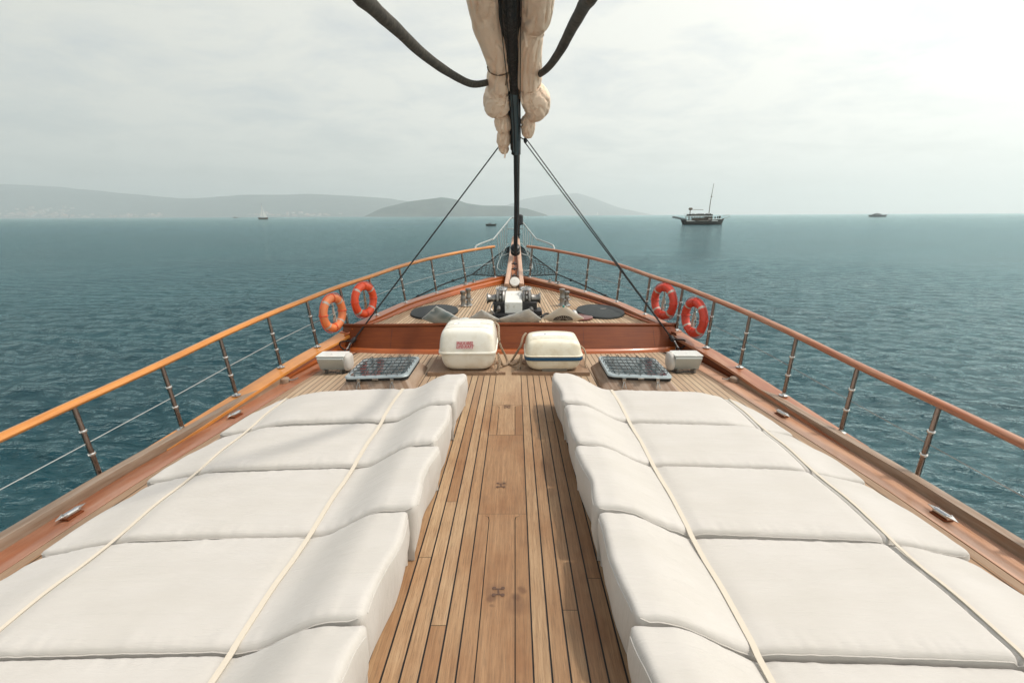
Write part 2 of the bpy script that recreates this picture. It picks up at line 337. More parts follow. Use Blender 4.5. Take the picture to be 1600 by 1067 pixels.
    def build(s, name, mat, parent=None, bevel=0, smooth=True, angle=40, recalc=True):
        me = bpy.data.meshes.new(name); me.from_pydata(s.v, [], s.f); me.materials.append(MATS[mat])
        uvl = me.uv_layers.new(name='UVMap'); flat = [c for f in s.uv for uv in f for c in uv]; uvl.data.foreach_set('uv', flat)
        if any(s.tone):
            at = me.attributes.new('tone', 'FLOAT', 'FACE'); at.data.foreach_set('value', s.tone)
        if recalc:
            bm = bmesh.new(); bm.from_mesh(me); bmesh.ops.remove_doubles(bm, verts=bm.verts, dist=1e-5); bmesh.ops.recalc_face_normals(bm, faces=bm.faces); bm.to_mesh(me); bm.free()
        if smooth:
            me.shade_smooth(); me.set_sharp_from_angle(angle=R(angle))
        o = bpy.data.objects.new(name, me); col.objects.link(o)
        if parent is not None: o.parent = parent
        if bevel:
            b = o.modifiers.new('bevel', 'BEVEL'); b.width = bevel; b.segments = 2; b.limit_method = 'ANGLE'; b.angle_limit = R(35)
        return o
def to_local(o, loc, rz=0):
    """ o's mesh was written in world coordinates: move its origin to loc """
    o.data.transform(Matrix.Rotation(-rz,4,'Z') @ Matrix.Translation(-Vector(loc))); o.location = loc; o.rotation_euler = (0,0,rz); return o
def text(body, size, M, mat, name, parent, shear=0, extr=.0006, bold=0):
    cu = bpy.data.curves.new(name, 'FONT'); cu.body = body; cu.size = size; cu.extrude = extr; cu.align_x = 'CENTER'; cu.align_y = 'CENTER'; cu.shear = shear; cu.offset = bold; cu.resolution_u = 3
    t = bpy.data.objects.new('tmp', cu); col.objects.link(t); dg = bpy.context.evaluated_depsgraph_get(); dg.update()
    me = bpy.data.meshes.new_from_object(t.evaluated_get(dg)); bpy.data.objects.remove(t)
    me.transform(M); me.materials.clear(); me.materials.append(MATS[mat]); me.name = name
    o = bpy.data.objects.new(name, me); col.objects.link(o); o.parent = parent; return o
def copy_tree(o, parent=None):
    c = o.copy(); col.objects.link(c); c.parent = parent
    for ch in list(o.children): copy_tree(ch, c)
    return c

# ------------------------------------------------------------------ shape of the boat
HULL = [(-2.0,3.40),(0,3.26),(1.5,3.15),(2.3,3.07),(3.12,2.98),(3.8,2.85),(4.48,2.73),(5.18,2.61),(5.8,2.46),(6.4,2.25),(6.86,2.0),(7.64,1.72),(8.33,1.34),(9.06,.88),(9.75,.34),(10.02,.06)]
CAPZ = [(-2.0,-.22),(0,-.16),(1.5,-.12),(3.1,-.06),(5.84,.21),(6.22,.25),(6.5,.335),(6.86,.39),(7.64,.455),(8.33,.50),(9.06,.555),(9.75,.60),(10.05,.62)]
RAILZ = [(-2.0,.22),(0,.30),(1.6,.41),(2.7,.495),(3.13,.53),(3.84,.605),(4.49,.685),(5.19,.75),(5.84,.81),(6.86,.945),(7.64,1.025),(8.33,1.095),(9.06,1.15),(9.75,1.20)]
def _sm(tab):
    xs = [p[0] for p in tab]; ys = [p[1] for p in tab]; q = np.arange(xs[0], xs[-1]+.001, .05)
    v = np.interp(q, xs, ys); k = np.ones(9)/9; vp = np.concatenate([v[0]-(v[1]-v[0])*np.arange(4,0,-1), v, v[-1]+(v[-1]-v[-2])*np.arange(1,5)])
    return q, np.convolve(vp, k, 'valid')
_h, _c, _r = _sm(HULL), _sm(CAPZ), _sm(RAILZ)
def X(y): return float(np.interp(y, *_h))
def ZC(y): return float(np.interp(y, *_c))
def ZR(y): return float(np.interp(y, *_r))
def zd(x, y): return .03*max(0, min(y, 7)-2)-.012*x*x
def zf(x, y): return .33+.035*(y-6)-.008*x*x
def hull_frame(side, y, dx=0, z=0):
    t = Vector((side*(X(y+.05)-X(y-.05)), .1, 0)).normalized(); nrm = Vector((side*t.y, -t.x*side*side, 0)); 
    nrm = Vector((t.y, -t.x, 0))*side
    return (Vector((side*X(y), y, z))+nrm*dx, nrm, Vector((0,0,1)))
def ylist(a, b, st=.1): n = max(2, int(round((b-a)/st))+1); return [a+(b-a)*i/(n-1) for i in range(n)]

boat = empty('sailing_boat', (0,0,0)); tag(boat, 'varnished wooden sailing boat seen from its deck towards the bow', 'boat')
# ---- hull sides
m = MB()
for side in (-1, 1):
    prof = [(-.02,-.025),(.062,-.028),(.064,-.07),(.01,-.5),(-.10,-1.2),(-.35,-2.4)]
    ys = ylist(-2, 10.0, .2)
    def fn(i, j, side=side):
        y = ys[int(i)]; o, a, b = hull_frame(side, y, 0, ZC(y)); return o+a*prof[int(j)][0]+b*prof[int(j)][1]
    m.grid(fn, list(range(len(ys))), list(range(len(prof))))
m.box((0,-2.0,-1.2),(3.3,.02,1.05))
m.build('hull', 'hull_white', boat)
# ---- deck planks
def plank_mesh(lines, y0_, y1, zfun, inside, caulk, zoff=0, butts=True, seed=1, start=None):
    """ lines: function k -> x at y ; planks between successive lines """
    rnd = random.Random(seed); m = MB()
    for k, (fa, fb) in enumerate(lines):
        y0 = y0_ if start is None else start((fa(y0_)+fb(y0_))/2)
        y = y0-rnd.random()*2.2 if butts else y0; 
        while y < y1:
            L = rnd.uniform(4.5, 8) if butts else 99; a, b = max(y, y0), min(y+L, y1)
            m._t = rnd.random()*.98+.01
            if b-a > .02:
                ys = ylist(a+.0015, b-.0015, .08); vs = []; fs = []; uv = []
                for yy in ys:
                    lo, hi = inside(yy); xa, xb = fa(yy)+caulk, fb(yy)-caulk
                    xa, xb = max(xa, lo), min(xb, hi)
                    if xb-xa < .004: vs += [None, None]; continue
                    vs += [(xa, yy, zfun(xa, yy)+zoff), (xb, yy, zfun(xb, yy)+zoff)]
                for i in range(len(ys)-1):
                    q = (2*i, 2*i+1, 2*i+3, 2*i+2)
                    if any(vs[j] is None for j in q): continue
                    fs.append(q); uv.append([(vs[j][0], vs[j][1]) for j in q])
                used = sorted({j for f_ in fs for j in f_}); ix = {j: n for n, j in enumerate(used)}
                if fs: m.add([vs[j] for j in used], [tuple(ix[j] for j in f_) for f_ in fs], uv)
            y += L
    return m
SC = lambda y: 1-.036*(y-1.5)
def ln(c): return lambda y: c*SC(y)
W = .0755
YB = lambda x: 5.83+.036*x*x+.0055*abs(x)**4           # foot line of the bulkhead
sub = MB(); sub.grid(lambda u, v: Vector((u*(X(v)-.02), v, zd(u*(X(v)-.02), v)-.006)), ylist(-1,1,.1), ylist(-1.6, 6.7, .15)); sub.build('deck_caulking', 'caulk', boat)
lines = []
for k in range(0, 44):
    a, b = .157+W*k, .157+W*(k+1); lines.append((ln(a), ln(b))); lines.append((ln(-b), ln(-a)))
ins = lambda y: (-(X(y)-.40), X(y)-.40)
pm = plank_mesh(lines, -1.5, 6.5, zd, ins, .0040, 0, True, 5)
# king plank pieces, with the notched ends of the narrow planks beside it
def piece(m, xs_a, xs_b, y0, y1, tone):
    m._t = tone; ys = ylist(y0, y1, .03); vs = []; fs = []; uv = []
    for y in ys: vs += [(xs_a(y), y, zd(0, y)), (xs_b(y), y, zd(0, y))]
    for i in range(len(ys)-1): q = (2*i, 2*i+1, 2*i+3, 2*i+2); fs.append(q); uv.append([(vs[j][0], vs[j][1]) for j in q])
    m.add(vs, fs, uv)
def king(y0, y1, tone):     # with slivers either side, rounded at the bow end
    r = .05
    def inner(y): return .082*SC(y)
    def out_(y): return .157*SC(y)-.0032
    def nose(y):            # inner edge of the sliver
        d = y1-y
        w = out_(y)-inner(y)-.0025
        return inner(y)+.0025 + (w*.95*(1-math.sqrt(max(0, 1-((r-d)/r)**2))) if d < r else 0)
    for sg in (-1, 1):
        if sg > 0: piece(pm, lambda y: nose(y), out_, y0, y1-.001, random.random())
        else: piece(pm, lambda y: -out_(y), lambda y: -nose(y), y0, y1-.001, random.random())
    piece(pm, lambda y: -(inner(y)-.0025) if y1-y > .05 else -min(out_(y)+.0, nose(y)-.006), lambda y: (inner(y)-.0025) if y1-y > .05 else min(out_(y), nose(y)-.006), y0, y1, tone)
king(-1.5, 2.60, .35)
piece(pm, lambda y: -(.157*SC(y)-.0032), lambda y: .157*SC(y)-.0032, 2.602, 3.638, .28)
king(3.642, 4.24, .8)
piece(pm, lambda y: -(.157*SC(y)-.0032), lambda y: .157*SC(y)-.0032, 4.243, 5.9, .85)
pm.build('main_deck', 'teak_aft', boat, smooth=False, recalc=False)
# burnt anchor-like marks and stains on the king plank
for (cx, cy) in ((-.002, 1.985), (-.018, 2.91), (0, 4.20)):
    m = MB(); m.box((cx,cy+.018,zd(0,cy)+.0015),(.022,.0035,.0004)); m.box((cx,cy-.018,zd(0,cy)+.0015),(.022,.0035,.0004)); m.box((cx,cy,zd(0,cy)+.0022),(.0045,.020,.0004), rz=.15)
    for a, b in ((-.022,.022),(.022,.022),(-.022,-.022),(.022,-.022)): m.lathe([(.0105,0),(.007,.0004)], Matrix.Translation((cx+a, cy+b, zd(0,cy)+.0028)), 10)
    m.build('inlaid_mark', 'burn_mark', boat)
# margin plank, waterway, toe rail, cap rail
for side in (-1, 1):
    def strip(y0, y1, d0, d1, z0, z1, th, name, mat, fn=zd, bevel=.003, st=.12, tone=.4):
        m = MB(); path = []
        for y in ylist(y0, y1, st):
            o, a, b = hull_frame(side, y); path.append((o, a, b))
        sec0 = [(d0, 0), (d1, 0), (d1, th), (d0, th)]
        vs = []; fs = []; uv = []; n = 4; L = 0
        for i, (o, a, b) in enumerate(path):
            if i: L += (path[i][0]-path[i-1][0]).length
            for (d, zz_) in sec0:
                p = o+a*d; base_ = fn(p.x, p.y); zz2 = base_+(z0 if d == d0 else z1)+zz_-th; vs.append((p.x, p.y, zz2))
        Ls = [0]
        for i in range(1, len(path)): Ls.append(Ls[-1]+(path[i][0]-path[i-1][0]).length)
        for i in range(len(path)-1):
            for k in range(4):
                q = (k+1)%4; fs.append((i*4+k, i*4+q, (i+1)*4+q, (i+1)*4+k)); u0, u1 = k*.13+side, (k+1)*.13+side; uv.append([(u0,Ls[i]),(u1,Ls[i]),(u1,Ls[i+1]),(u0,Ls[i+1])])
        fs += [(3,2,1,0), tuple(len(path)*4-4+k for k in range(4))]; uv += [[(0,0)]*4]*2
        m._t = tone; m.add(vs, fs, uv); return m.build(name, mat, boat, bevel=bevel, angle=30)
    strip(-1.9, 5.95, -.40, -.335, .001, .001, .02, 'margin_plank', 'teak_grey')
    strip(-1.9, 6.3, -.330, -.125, .004, .008, .03, 'waterway', 'waterway_brown' if side < 0 else 'waterway_glare')
    strip(-1.9, 5.02, -.135, -.05, .080, .078, .11, 'toe_rail', 'grey_wood')
    strip(-1.9, 3.55, -.052, .010, .004, .004, .05, 'white_strake', 'hull_white', fn=lambda x, y: ZC(y))
    strip(3.56, 6.30, -.14, .045, -.012, -.008, .032, 'cap_rail', 'varnish_worn_shade' if side > 0 else 'varnish_rail', fn=lambda x, y: ZC(y))
    strip(6.302, 9.98, -.10, .045, 0, 0, .035, 'cap_rail', 'varnish_worn_shade' if side > 0 else 'varnish_orange', fn=lambda x, y: ZC(y))
    # inner face of the bulwark
    def face(y0, y1, zlow, name, mat):
        m = MB(); ys = ylist(y0, y1, .12)
        vs = []; fs = []; uv = []; L = 0
        for i, y in enumerate(ys):
            o, a, b = hull_frame(side, y); p = o+a*-.085; q_ = o+a*-.115
            vs += [(p.x, p.y, ZC(y)-.03), (q_.x, q_.y, zlow(q_.x, y)-.02)]
        for i in range(len(ys)-1): fs.append((2*i,2*i+1,2*i+3,2*i+2)); uv.append([(0,ys[i]),(.12,ys[i]),(.12,ys[i+1]),(0,ys[i+1])])
        m.add(vs, fs, uv); o = m.build(name, mat, boat); sm = o.modifiers.new('s','SOLIDIFY'); sm.thickness = .02; sm.offset = 0; return o
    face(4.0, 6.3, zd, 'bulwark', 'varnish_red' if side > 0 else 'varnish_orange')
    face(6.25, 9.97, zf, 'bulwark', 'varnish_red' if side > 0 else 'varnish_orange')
    # red foot moulding at the foredeck edge
    m = MB(); pts = []
    for y in ylist(6.35, 9.85, .15):
        o, a, b = hull_frame(side, y); p = o+a*-.135; pts.append((p.x, p.y, zf(p.x, y)+.012))
    m.tube(pts, .018, 8); m.build('foot_moulding', 'varnish_orange', boat)
    # rounded end block of the toe rail with its fairlead
    o_, a_, b_ = hull_frame(side, 5.06); p = o_+a_*-.14; ang = math.atan2(a_.y, a_.x)
    m = MB(); m.lathe([(.052,-.02),(.055,.03),(.05,.055),(.03,.064),(0,.066)], Matrix.Translation((p.x-side*.01,p.y-.02,zd(p.x,p.y))), 16); e_ = m.build('fairlead_block', 'grey_wood', boat)
    m = MB(); p = o_+a_*-.235; m.tube(smooth_path([(p.x-.06,p.y-.02,zd(p.x,p.y)+.045),(p.x,p.y,zd(p.x,p.y)+.03),(p.x+.06,p.y+.02,zd(p.x,p.y)+.045)],4), .008, 6); m.build('fairlead_horn', 'dull_steel', e_)
    # cleats recessed in the waterway
    for y in (2.72, 4.20):
        o_, a_, b_ = hull_frame(side, y); c = o_+a_*-.235; z = zd(c.x, c.y)+.012; t_ = Vector((-a_.y, a_.x, 0))
        m = MB()
        for sg in (-1, 1):
            q = c+t_*(.050*sg)
            vs = [Vector((q.x,q.y,z+.026))+t_*(.052*sg), Vector((q.x,q.y,z+.034))+a_*.024-t_*(.012*sg), Vector((q.x,q.y,z+.034))-a_*.024-t_*(.012*sg)]
            vs2 = [v_-Vector((0,0,.006)) for v_ in vs]
            m.add([tuple(v_) for v_ in vs+vs2], [(0,1,2),(5,4,3),(0,3,4,1),(1,4,5,2),(2,5,3,0)])
        m.tube([c+t_*-.05+Vector((0,0,z+.018)), c+t_*.05+Vector((0,0,z+.018))], .021, 12)
        cl = m.build('cleat', 'steel', boat, bevel=.001)
        m = MB(); m.box((c.x, c.y, z+.001), (.034,.052,.004), rz=math.atan2(t_.y,t_.x)-math.pi/2); m.build('cleat_recess', 'varnish_red', cl)
# ---- bulkhead (step up to the foredeck)
def bulk(x, t):     # t 0 foot .. 1 top
    yb = YB(x); zb = zd(x, yb); zt = .435-.016*x*x
    return Vector((x, yb+.22*t, zb+(zt-zb)*t))
xs = ylist(-2.28, 2.28, .08)
m = MB(); m._t = 0
vs = []; fs = []; uv = []
for x in xs: vs += [bulk(x, 0), bulk(x, 1), bulk(x, 1)+Vector((0,.05,0)), bulk(x,0)+Vector((0,.05,0))]
for i in range(len(xs)-1):
    for k in range(4):
        q = (k+1)%4; fs.append((4*i+k, 4*i+4+k, 4*i+4+q, 4*i+q)); h0 = (0,.32,.37,.69)[k]; h1 = (.32,.37,.69,.74)[k]; uv.append([(h0,xs[i]),(h0,xs[i+1]),(h1,xs[i+1]),(h1,xs[i])])
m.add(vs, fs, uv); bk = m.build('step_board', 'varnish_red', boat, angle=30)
m = MB(); m.tube([bulk(x, 1)+Vector((0,.012,.004)) for x in xs], .026, 10); m.build('nosing', 'varnish_red', bk)
m = MB(); m.sweep([(bulk(x, .0)+Vector((0,-.004,0)), Vector((0,1,0)), Vector((0,.25,1))) for x in xs], [(-.022,-.01),(.01,-.01),(.01,.052),(-.006,.046),(-.02,.02)]); m.build('foot_trim', 'varnish_orange', bk)
for x in (-1.55,-.2,.95,1.9):
    m = MB(); m.sweep([(bulk(x, t)+Vector((0,-.0012,0)), Vector((1,0,0)), Vector((0,-1,0))) for t in (.18,.5,.93)], [(-.0012,-.001),(.0012,-.001),(.0012,.001),(-.0012,.001)])
    m.build('board_joint', 'caulk', bk)
# ---- foredeck
zf0 = 6.0
def fd(u, v):
    ya = YB(min(2.3, abs(u)*2.28))+.235; y = ya+(9.98-ya)*v; x = u*max(.01, X(y)-.03); return Vector((x, y, zf(x, y)-.006))
sub = MB(); sub.grid(fd, ylist(-1,1,.1), ylist(0,1,.03)); sub.build('foredeck_caulking', 'caulk', boat)
lines = []
SF = lambda y: 1-.085*(y-6.2)
def lf(c): return lambda y: c*SF(y)
for k in range(40):
    a, b = .12+.056*k, .12+.056*(k+1); lines.append((lf(a), lf(b))); lines.append((lf(-b), lf(-a)))
lines.append((lambda y: -.12*SF(y), lambda y: .12*SF(y)))
insf = lambda y: (-max(0, X(y)-.13), max(0, X(y)-.13))
plank_mesh(lines, 6.1, 9.9, zf, insf, .0045, 0, True, 9, start=lambda x: YB(x)+.24).build('foredeck', 'teak_fore', boat, smooth=False, recalc=False)
# ---- stanchions, handrails, lifelines
LEAN = {-1: -.062, 1: .034}
HL = {s: {} for s in (-1, 1)}
st_y = {-1: [2.35,3.13,3.84,4.49,5.19,5.84,6.42,6.93,7.64,8.35,9.06,9.72], 1: [2.35,3.12,3.78,4.47,5.17,5.78,6.35,6.93,7.64,8.38,9.10,9.70]}
def rail_pt(side, y): 
    o, a, b = hull_frame(side, y); return Vector((side*X(y), y, ZR(y)))+Vector((LEAN[side],0,0))
for side in (-1, 1):
    proto = None
    for y in st_y[side]:
        b = Vector((side*(X(y)-.01), y, ZC(y))); t = rail_pt(side, y)-Vector((0,0,.012)); d = t-b; L = d.length; ax = d.normalized()
        Mx = Matrix.Translation(b) @ ax.to_track_quat('Z','X').to_matrix().to_4x4()
        m = MB(); m.lathe([(.0175,0),(.0175,L)], Mx, 12); s_o = m.build('stanchion', 'stanchion_steel', boat); 
        for fz in (.35, .66):
            m = MB(); m.lathe([(.018,-.011),(.0245,-.009),(.027,-.003),(.027,.003),(.0245,.009),(.018,.011)], Mx @ Matrix.Translation((0,0,L*fz)), 12)
            m.sbox((0,0,0),(.007,.034,.007),4,4,M=Mx @ Matrix.Translation((0,0,L*fz))); m.build('collar', 'steel', s_o)
        m = MB(); m.lathe([(.042,.0),(.042,.006),(.022,.014),(.018,.03)], Matrix.Translation(b+Vector((0,0,-.004))), 14); m.build('foot_flange', 'steel', s_o)
        to_local(s_o, b)
        for c in s_o.children: c.data.transform(Matrix.Translation(-b))
        for j, fz in enumerate((.35,)): HL[side][y] = b+d*.50
    yend = 9.78 if side < 0 else 9.80
    m = MB(); path = []
    for y in ylist(-1.8, yend, .12):
        o, a, bb = hull_frame(side, y); path.append((rail_pt(side, y), a, Vector((0,0,1))))
    m.sweep(path, [(.040*math.cos(w)*(1.0), .028*math.sin(w)) for w in [2*math.pi*k/12 for k in range(12)]]); hr = m.build('handrail', 'varnish_rail' if side < 0 else 'varnish_worn_shade', boat)
    e = rail_pt(side, yend); m = MB(); m.sbox(e,(.03,.012,.022),3,6); m.build('rail_end_cap', 'steel', hr)
    pts = [Vector((side*3.2, .5, -.13+.25))] + [HL[side][y] for y in st_y[side]]
    m = MB(); m.tube(pts, .0034 if side < 0 else .0024, 6); m.build('lifeline_wire', 'wire_grey' if side < 0 else 'stanchion_steel', boat)
# ---- bow: bowsprit, pulpit, net
bs = MB()
for a, b, w in ((Vector((-.10,9.25,.46)), Vector((.035,11.6,1.25)), .048), (Vector((.19,9.25,.46)), Vector((.115,11.6,1.25)), .045)):
    path = [(a+(b-a)*t, Vector((1,0,0)), Vector((0,-.3,1))) for t in ylist(0,1,.1)]
    bs.sweep(path, [(-w,-.05),(w,-.05),(w,.06),(w*.7,.075),(-w*.7,.075),(-w,.06)])
bsp = bs.build('bowsprit', 'bleached_wood', boat, bevel=.006)
m = MB(); m.sweep([(Vector((.045,9.5,.50))+Vector((.03,2.0,.68))*t, Vector((1,0,0)), Vector((0,-.3,1))) for t in ylist(0,1,.2)], [(-.06,-.03),(.06,-.03),(.06,.0),(-.06,0)]); m.build('centre_board', 'varnish_worn_shade', bsp)
m = MB(); m.sbox((.075,11.5,1.26),(.075,.10,.10),3,8); m.build('sprit_cap', 'bleached_wood', bsp)
m = MB()
for y in (9.55, 9.85, 10.1):
    z = .46+(y-9.25)*.336+.055
    m.tube([(-.01,y,z+.03),(.10,y,z+.03)], .012, 8); m.tube([(.045,y-.05,z+.02),(.045,y+.06,z+.05)], .016, 8)
m.build('anchor_chain_stopper', 'black_plastic', bsp)
m = MB(); m.lathe([(.085,0),(.10,.02),(.09,.05),(.0,.062)], Matrix.Translation((.055,9.30,.55)) @ Matrix.Rotation(R(62),4,'X'), 20); m.build('bow_roller_disc', 'windlass_white', bsp)
m = MB(); m.tube([Vector((.055,9.32,.55))+Vector((.10*math.cos(w),.0+.04*math.sin(w),.10*math.sin(w))) for w in [2*math.pi*k/20 for k in range(20)]], .010, 6, closed=True); m.build('roller_ring', 'boat_brown', bsp)
pul = MB()
def P(*p, r=.016): pul.tube(smooth_path(p, 5), r, 8)
SX = .055
for s in (-1, 1):
    top = [(SX+s*.05,11.75,1.75),(SX+s*.10,11.72,1.74),(SX+s*.17,11.5,1.66),(SX+s*.44,10.45,1.335),(SX+s*.50,10.3,1.31),(SX+s*.70,9.5,1.26),(SX+s*.75,9.38,1.22),(SX+s*.76,9.33,1.14)]
    pul.tube(smooth_path(top, 6), .016, 8)
    for t in (.0,.22,.42,.62,.82):
        a = Vector((SX+s*.18,11.5,1.655)).lerp(Vector((SX+s*.43,10.45,1.33)), t); b = Vector((SX+s*.20,11.5,1.12)).lerp(Vector((SX+s*.36,10.45,.80)), t)
        pul.tube([a, b], .008, 6)
    P((SX+s*.12,11.6,1.16),(SX+s*.20,11.5,1.12),(SX+s*.37,10.4,.78),(SX+s*.30,10.05,.70),(SX+s*.12,10.0,.70), r=.009)
    P((SX+s*.14,10.9,.98),(SX+s*.28,10.92,.93),(SX+s*.30,11.0,.95), r=.010)
pul.tube([(SX-.06,11.75,1.75),(SX+.06,11.75,1.75)], .016, 8); pul.tube([(SX-.18,11.6,1.5),(SX+.18,11.6,1.5)], .010, 8)
pul.build('pulpit', 'pulpit_metal', boat)
# net: two triangles of knotted cord either side of the bowsprit
net = MB()
for s in (-1, 1):
    A = Vector((SX+s*.86,9.62,.66)); T = Vector((SX+s*.13,11.55,1.10)); B = Vector((SX+s*.16,9.80,.60)); n = 8
    def q(u, v):   # u along A->T edge, v from hull edge to sprit
        a = A.lerp(T, u); b = B.lerp(T, u); p = a.lerp(b, v); sag = math.sin(math.pi*u)*math.sin(math.pi*v)*.10; return p-Vector((0,0,sag))
    for i in range(-n, n*2):
        for d in (1, -1):
            pts = []
            for k in range(0, n+1):
                u, v = k/n, (i+d*k)/n*1.0 if d > 0 else (i-k+n)/n
                if 0 <= v <= 1: pts.append(q(u, v))
            if len(pts) > 1: net.tube(pts, .0058, 4, caps=False)
    net.tube([q(t, 0) for t in ylist(0,1,.05)], .012, 6); net.tube([q(t, 1) for t in ylist(0,1,.05)], .010, 6); net.tube([q(0, t) for t in ylist(0,1,.1)], .010, 6)
no = net.build('bow_net', 'black_rope', boat)
m = MB()
for s in (-1, 1):
    pts = smooth_path([(SX+s*.86,9.62,.66),(s*1.25,9.0,.57),(s*1.60,8.3,.46),(s*1.98,7.6,.30)], 6); m.tube(pts, .013, 7)
    for k, (a, b, c, r_) in enumerate(((s*1.13,9.2,.60,.026),(s*1.62,8.25,.45,.028))): m.sbox((a,b,c),(r_,r_*1.4,r_),3,5)
m.build('side_stay_line', 'black_rope', boat)
for s in (-1, 1):    # small bow fittings on the cap
    m = MB()
    for y in (9.02, 9.22):
        o, a, b = hull_frame(s, y); p = o+a*-.03
        m.lathe([(.035,0),(.03,.03),(.022,.045),(.035,.06),(.0,.072)], Matrix.Translation((p.x,p.y,ZC(y)-.01)), 12)
    m.build('bow_roller', 'dull_steel', boat)
# ---- twin bitts
for cx in (-.725, .865):
    b_ = MB(); z0 = zf(cx, 7.68); b_.sbox((cx,7.68,z0+.012),(.10,.09,.016),4,6); bo = b_.build('mooring_bitts', 'steel', boat)
    for dx, h in ((-.045,.235),(.035,.215) if cx > 0 else (.035,.265)):
        if cx > 0: h = {.235: .265}.get(h, h)
        m = MB(); m.lathe([(.046,0),(.038,.03),(.034,.07),(.042,.10),(.042,.13),(.034,.15),(.034,h-.07),(.038,h-.05),(.048,h-.03),(.048,h-.008),(.036,h)], Matrix.Translation((cx+dx, 7.66+(.05 if dx > 0 else -.02), z0+.02)), 16)
        m.build('post', 'dull_steel', bo)
    m = MB(); m.tube([(cx-.10,7.67,z0+.10),(cx+.10,7.70,z0+.10)], .012, 8); m.build('cross_bar', 'steel', bo)
# ---- windlass
wz = zf(0, 7.0)
wl_ = MB(); wl_.box((.045,7.1,wz+.03),(.30,.30,.03)); wl_.box((-.15,7.1,wz+.12),(.10,.16,.09)); wl_.box((.27,7.1,wz+.12),(.12,.16,.09)); wl_.box((.36,7.0,wz+.06),(.10,.14,.04)); 
wlo = wl_.build('windlass', 'black_plastic', boat, bevel=.012)
m = MB()
vs = [(-.082,6.90,wz),( .172,6.90,wz),(.172,6.90,wz+.215),(-.082,6.90,wz+.215),(-.075,7.22,wz),(.168,7.22,wz),(.168,7.22,wz+.335),(-.075,7.22,wz+.335)]
m.add(vs, [(0,1,2,3),(5,4,7,6),(3,2,6,7),(0,4,5,1),(0,3,7,4),(1,5,6,2)]); m.build('housing', 'windlass_white', wlo, bevel=.006)
Rx = Matrix.Rotation(math.pi/2,4,'Y')
for sg, x0 in ((-1,-.085),(1,.178)):
    Mx = Matrix.Translation((x0,7.08,wz+.245)) @ Matrix.Rotation(sg*math.pi/2,4,'Y')
    m = MB(); m.lathe([(.03,0),(.115,.0),(.125,.012),(.125,.03),(.095,.045),(.085,.06),(.095,.078),(.125,.09),(.125,.115),(.11,.125),(.05,.13)], Mx, 24)
    for k in range(10): w = 2*math.pi*k/10; m.box((0,0,0),(.012,.022,.014), M=Mx @ Matrix.Rotation(w,4,'Z') @ Matrix.Translation((.10,0,.062)))
    m.build('chain_gypsy', 'dull_steel', wlo)
    m = MB(); m.lathe([(.05,.13),(.062,.135),(.058,.16),(.052,.19),(.056,.22),(.068,.245),(.082,.25),(.082,.265),(.05,.27),(0,.272)], Mx, 24); m.build('warping_drum', 'dull_steel', wlo)
    m = MB(); cc = Vector((x0+sg*.055,7.12,wz+.385)); m.tube([cc+Vector((.075*math.cos(w),.062*math.sin(w),.012*math.sin(w))) for w in [2*math.pi*k/24 for k in range(24)]], .011, 8, closed=True)
    for w in (.3,2.4,4.5): m.tube([cc, cc+Vector((.07*math.cos(w),.058*math.sin(w),0))], .008, 6)
    m.lathe([(.016,-.09),(.016,.01)], Matrix.Translation(cc), 10); m.build('hand_wheel', 'steel', wlo)
m = MB()
for bx, by in ((-.20,6.92),(-.20,7.22),(-.02,7.34),(.10,7.34),(.30,7.25),(.42,7.05)): m.lathe([(.016,0),(.016,.012),(.008,.018)], Matrix.Translation((bx,by,wz+.062)), 8)
m.tube([(.30,6.90,wz+.12),(.30,6.80,wz+.10)], .035, 12); m.tube([(-.17,6.92,wz+.14),(-.17,6.84,wz+.11)], .028, 12); m.tube(smooth_path([(-.25,6.98,wz+.20),(-.28,6.88,wz+.12),(-.22,6.84,wz+.05)],4), .010, 6)
m.build('bolts_and_levers', 'dull_steel', wlo)
for x_ in (-.14, .235):
    m = MB()
    for k in range(46):
        y = 7.22+k*.046; z = max(zf(x_, y)+.020, wz+.20-.45*(y-7.22)); a_ = (k%2)*math.pi/2; c0 = Vector((x_*(1-.3*(y-7.2)/2), y, z))
        m.tube([c0+Vector((.016*math.cos(w)*math.cos(a_), .030*math.sin(w), .016*math.cos(w)*math.sin(a_))) for w in [2*math.pi*j/10 for j in range(10)]], .0055, 5, closed=True)
    m.build('anchor_chain', 'dull_steel', wlo)
# grating under the windlass
m = MB()
for i in range(15): m.box((-.27+i*.048,6.72,zf(0,6.72)+.012),(.007,.17,.010))
for j in range(8): m.box((.045,6.56+j*.046,zf(0,6.6)+.014),(.35,.006,.009))
m.build('deck_grating', 'dull_steel', boat)
m = MB(); m.tube(smooth_path([(.44,6.70,.40),(.52,6.95,.40),(.60,7.02,.375),(.78,7.10,.375)],5),.016,8); m.tube(smooth_path([(.82,6.98,.385),(.95,7.12,.39),(1.1,7.2,.38),(1.3,7.22,.375)],5),.013,8); m.build('deck_hose', 'black_rope', boat)
# round maroon locker lid with knob
m = MB(); m.lathe([(.19,0),(.20,.008),(.20,.022),(.185,.03),(0,.032)], Matrix.Translation((1.0,6.86,zf(1,6.86))), 28); lid = m.build('locker_lid', 'maroon_paint', boat)
m = MB(); m.lathe([(.055,0),(.06,.02),(.045,.045),(.03,.07),(0,.078)], Matrix.Translation((.93,6.92,zf(1,6.9)+.032)), 16); m.build('vent_knob', 'steel', lid)

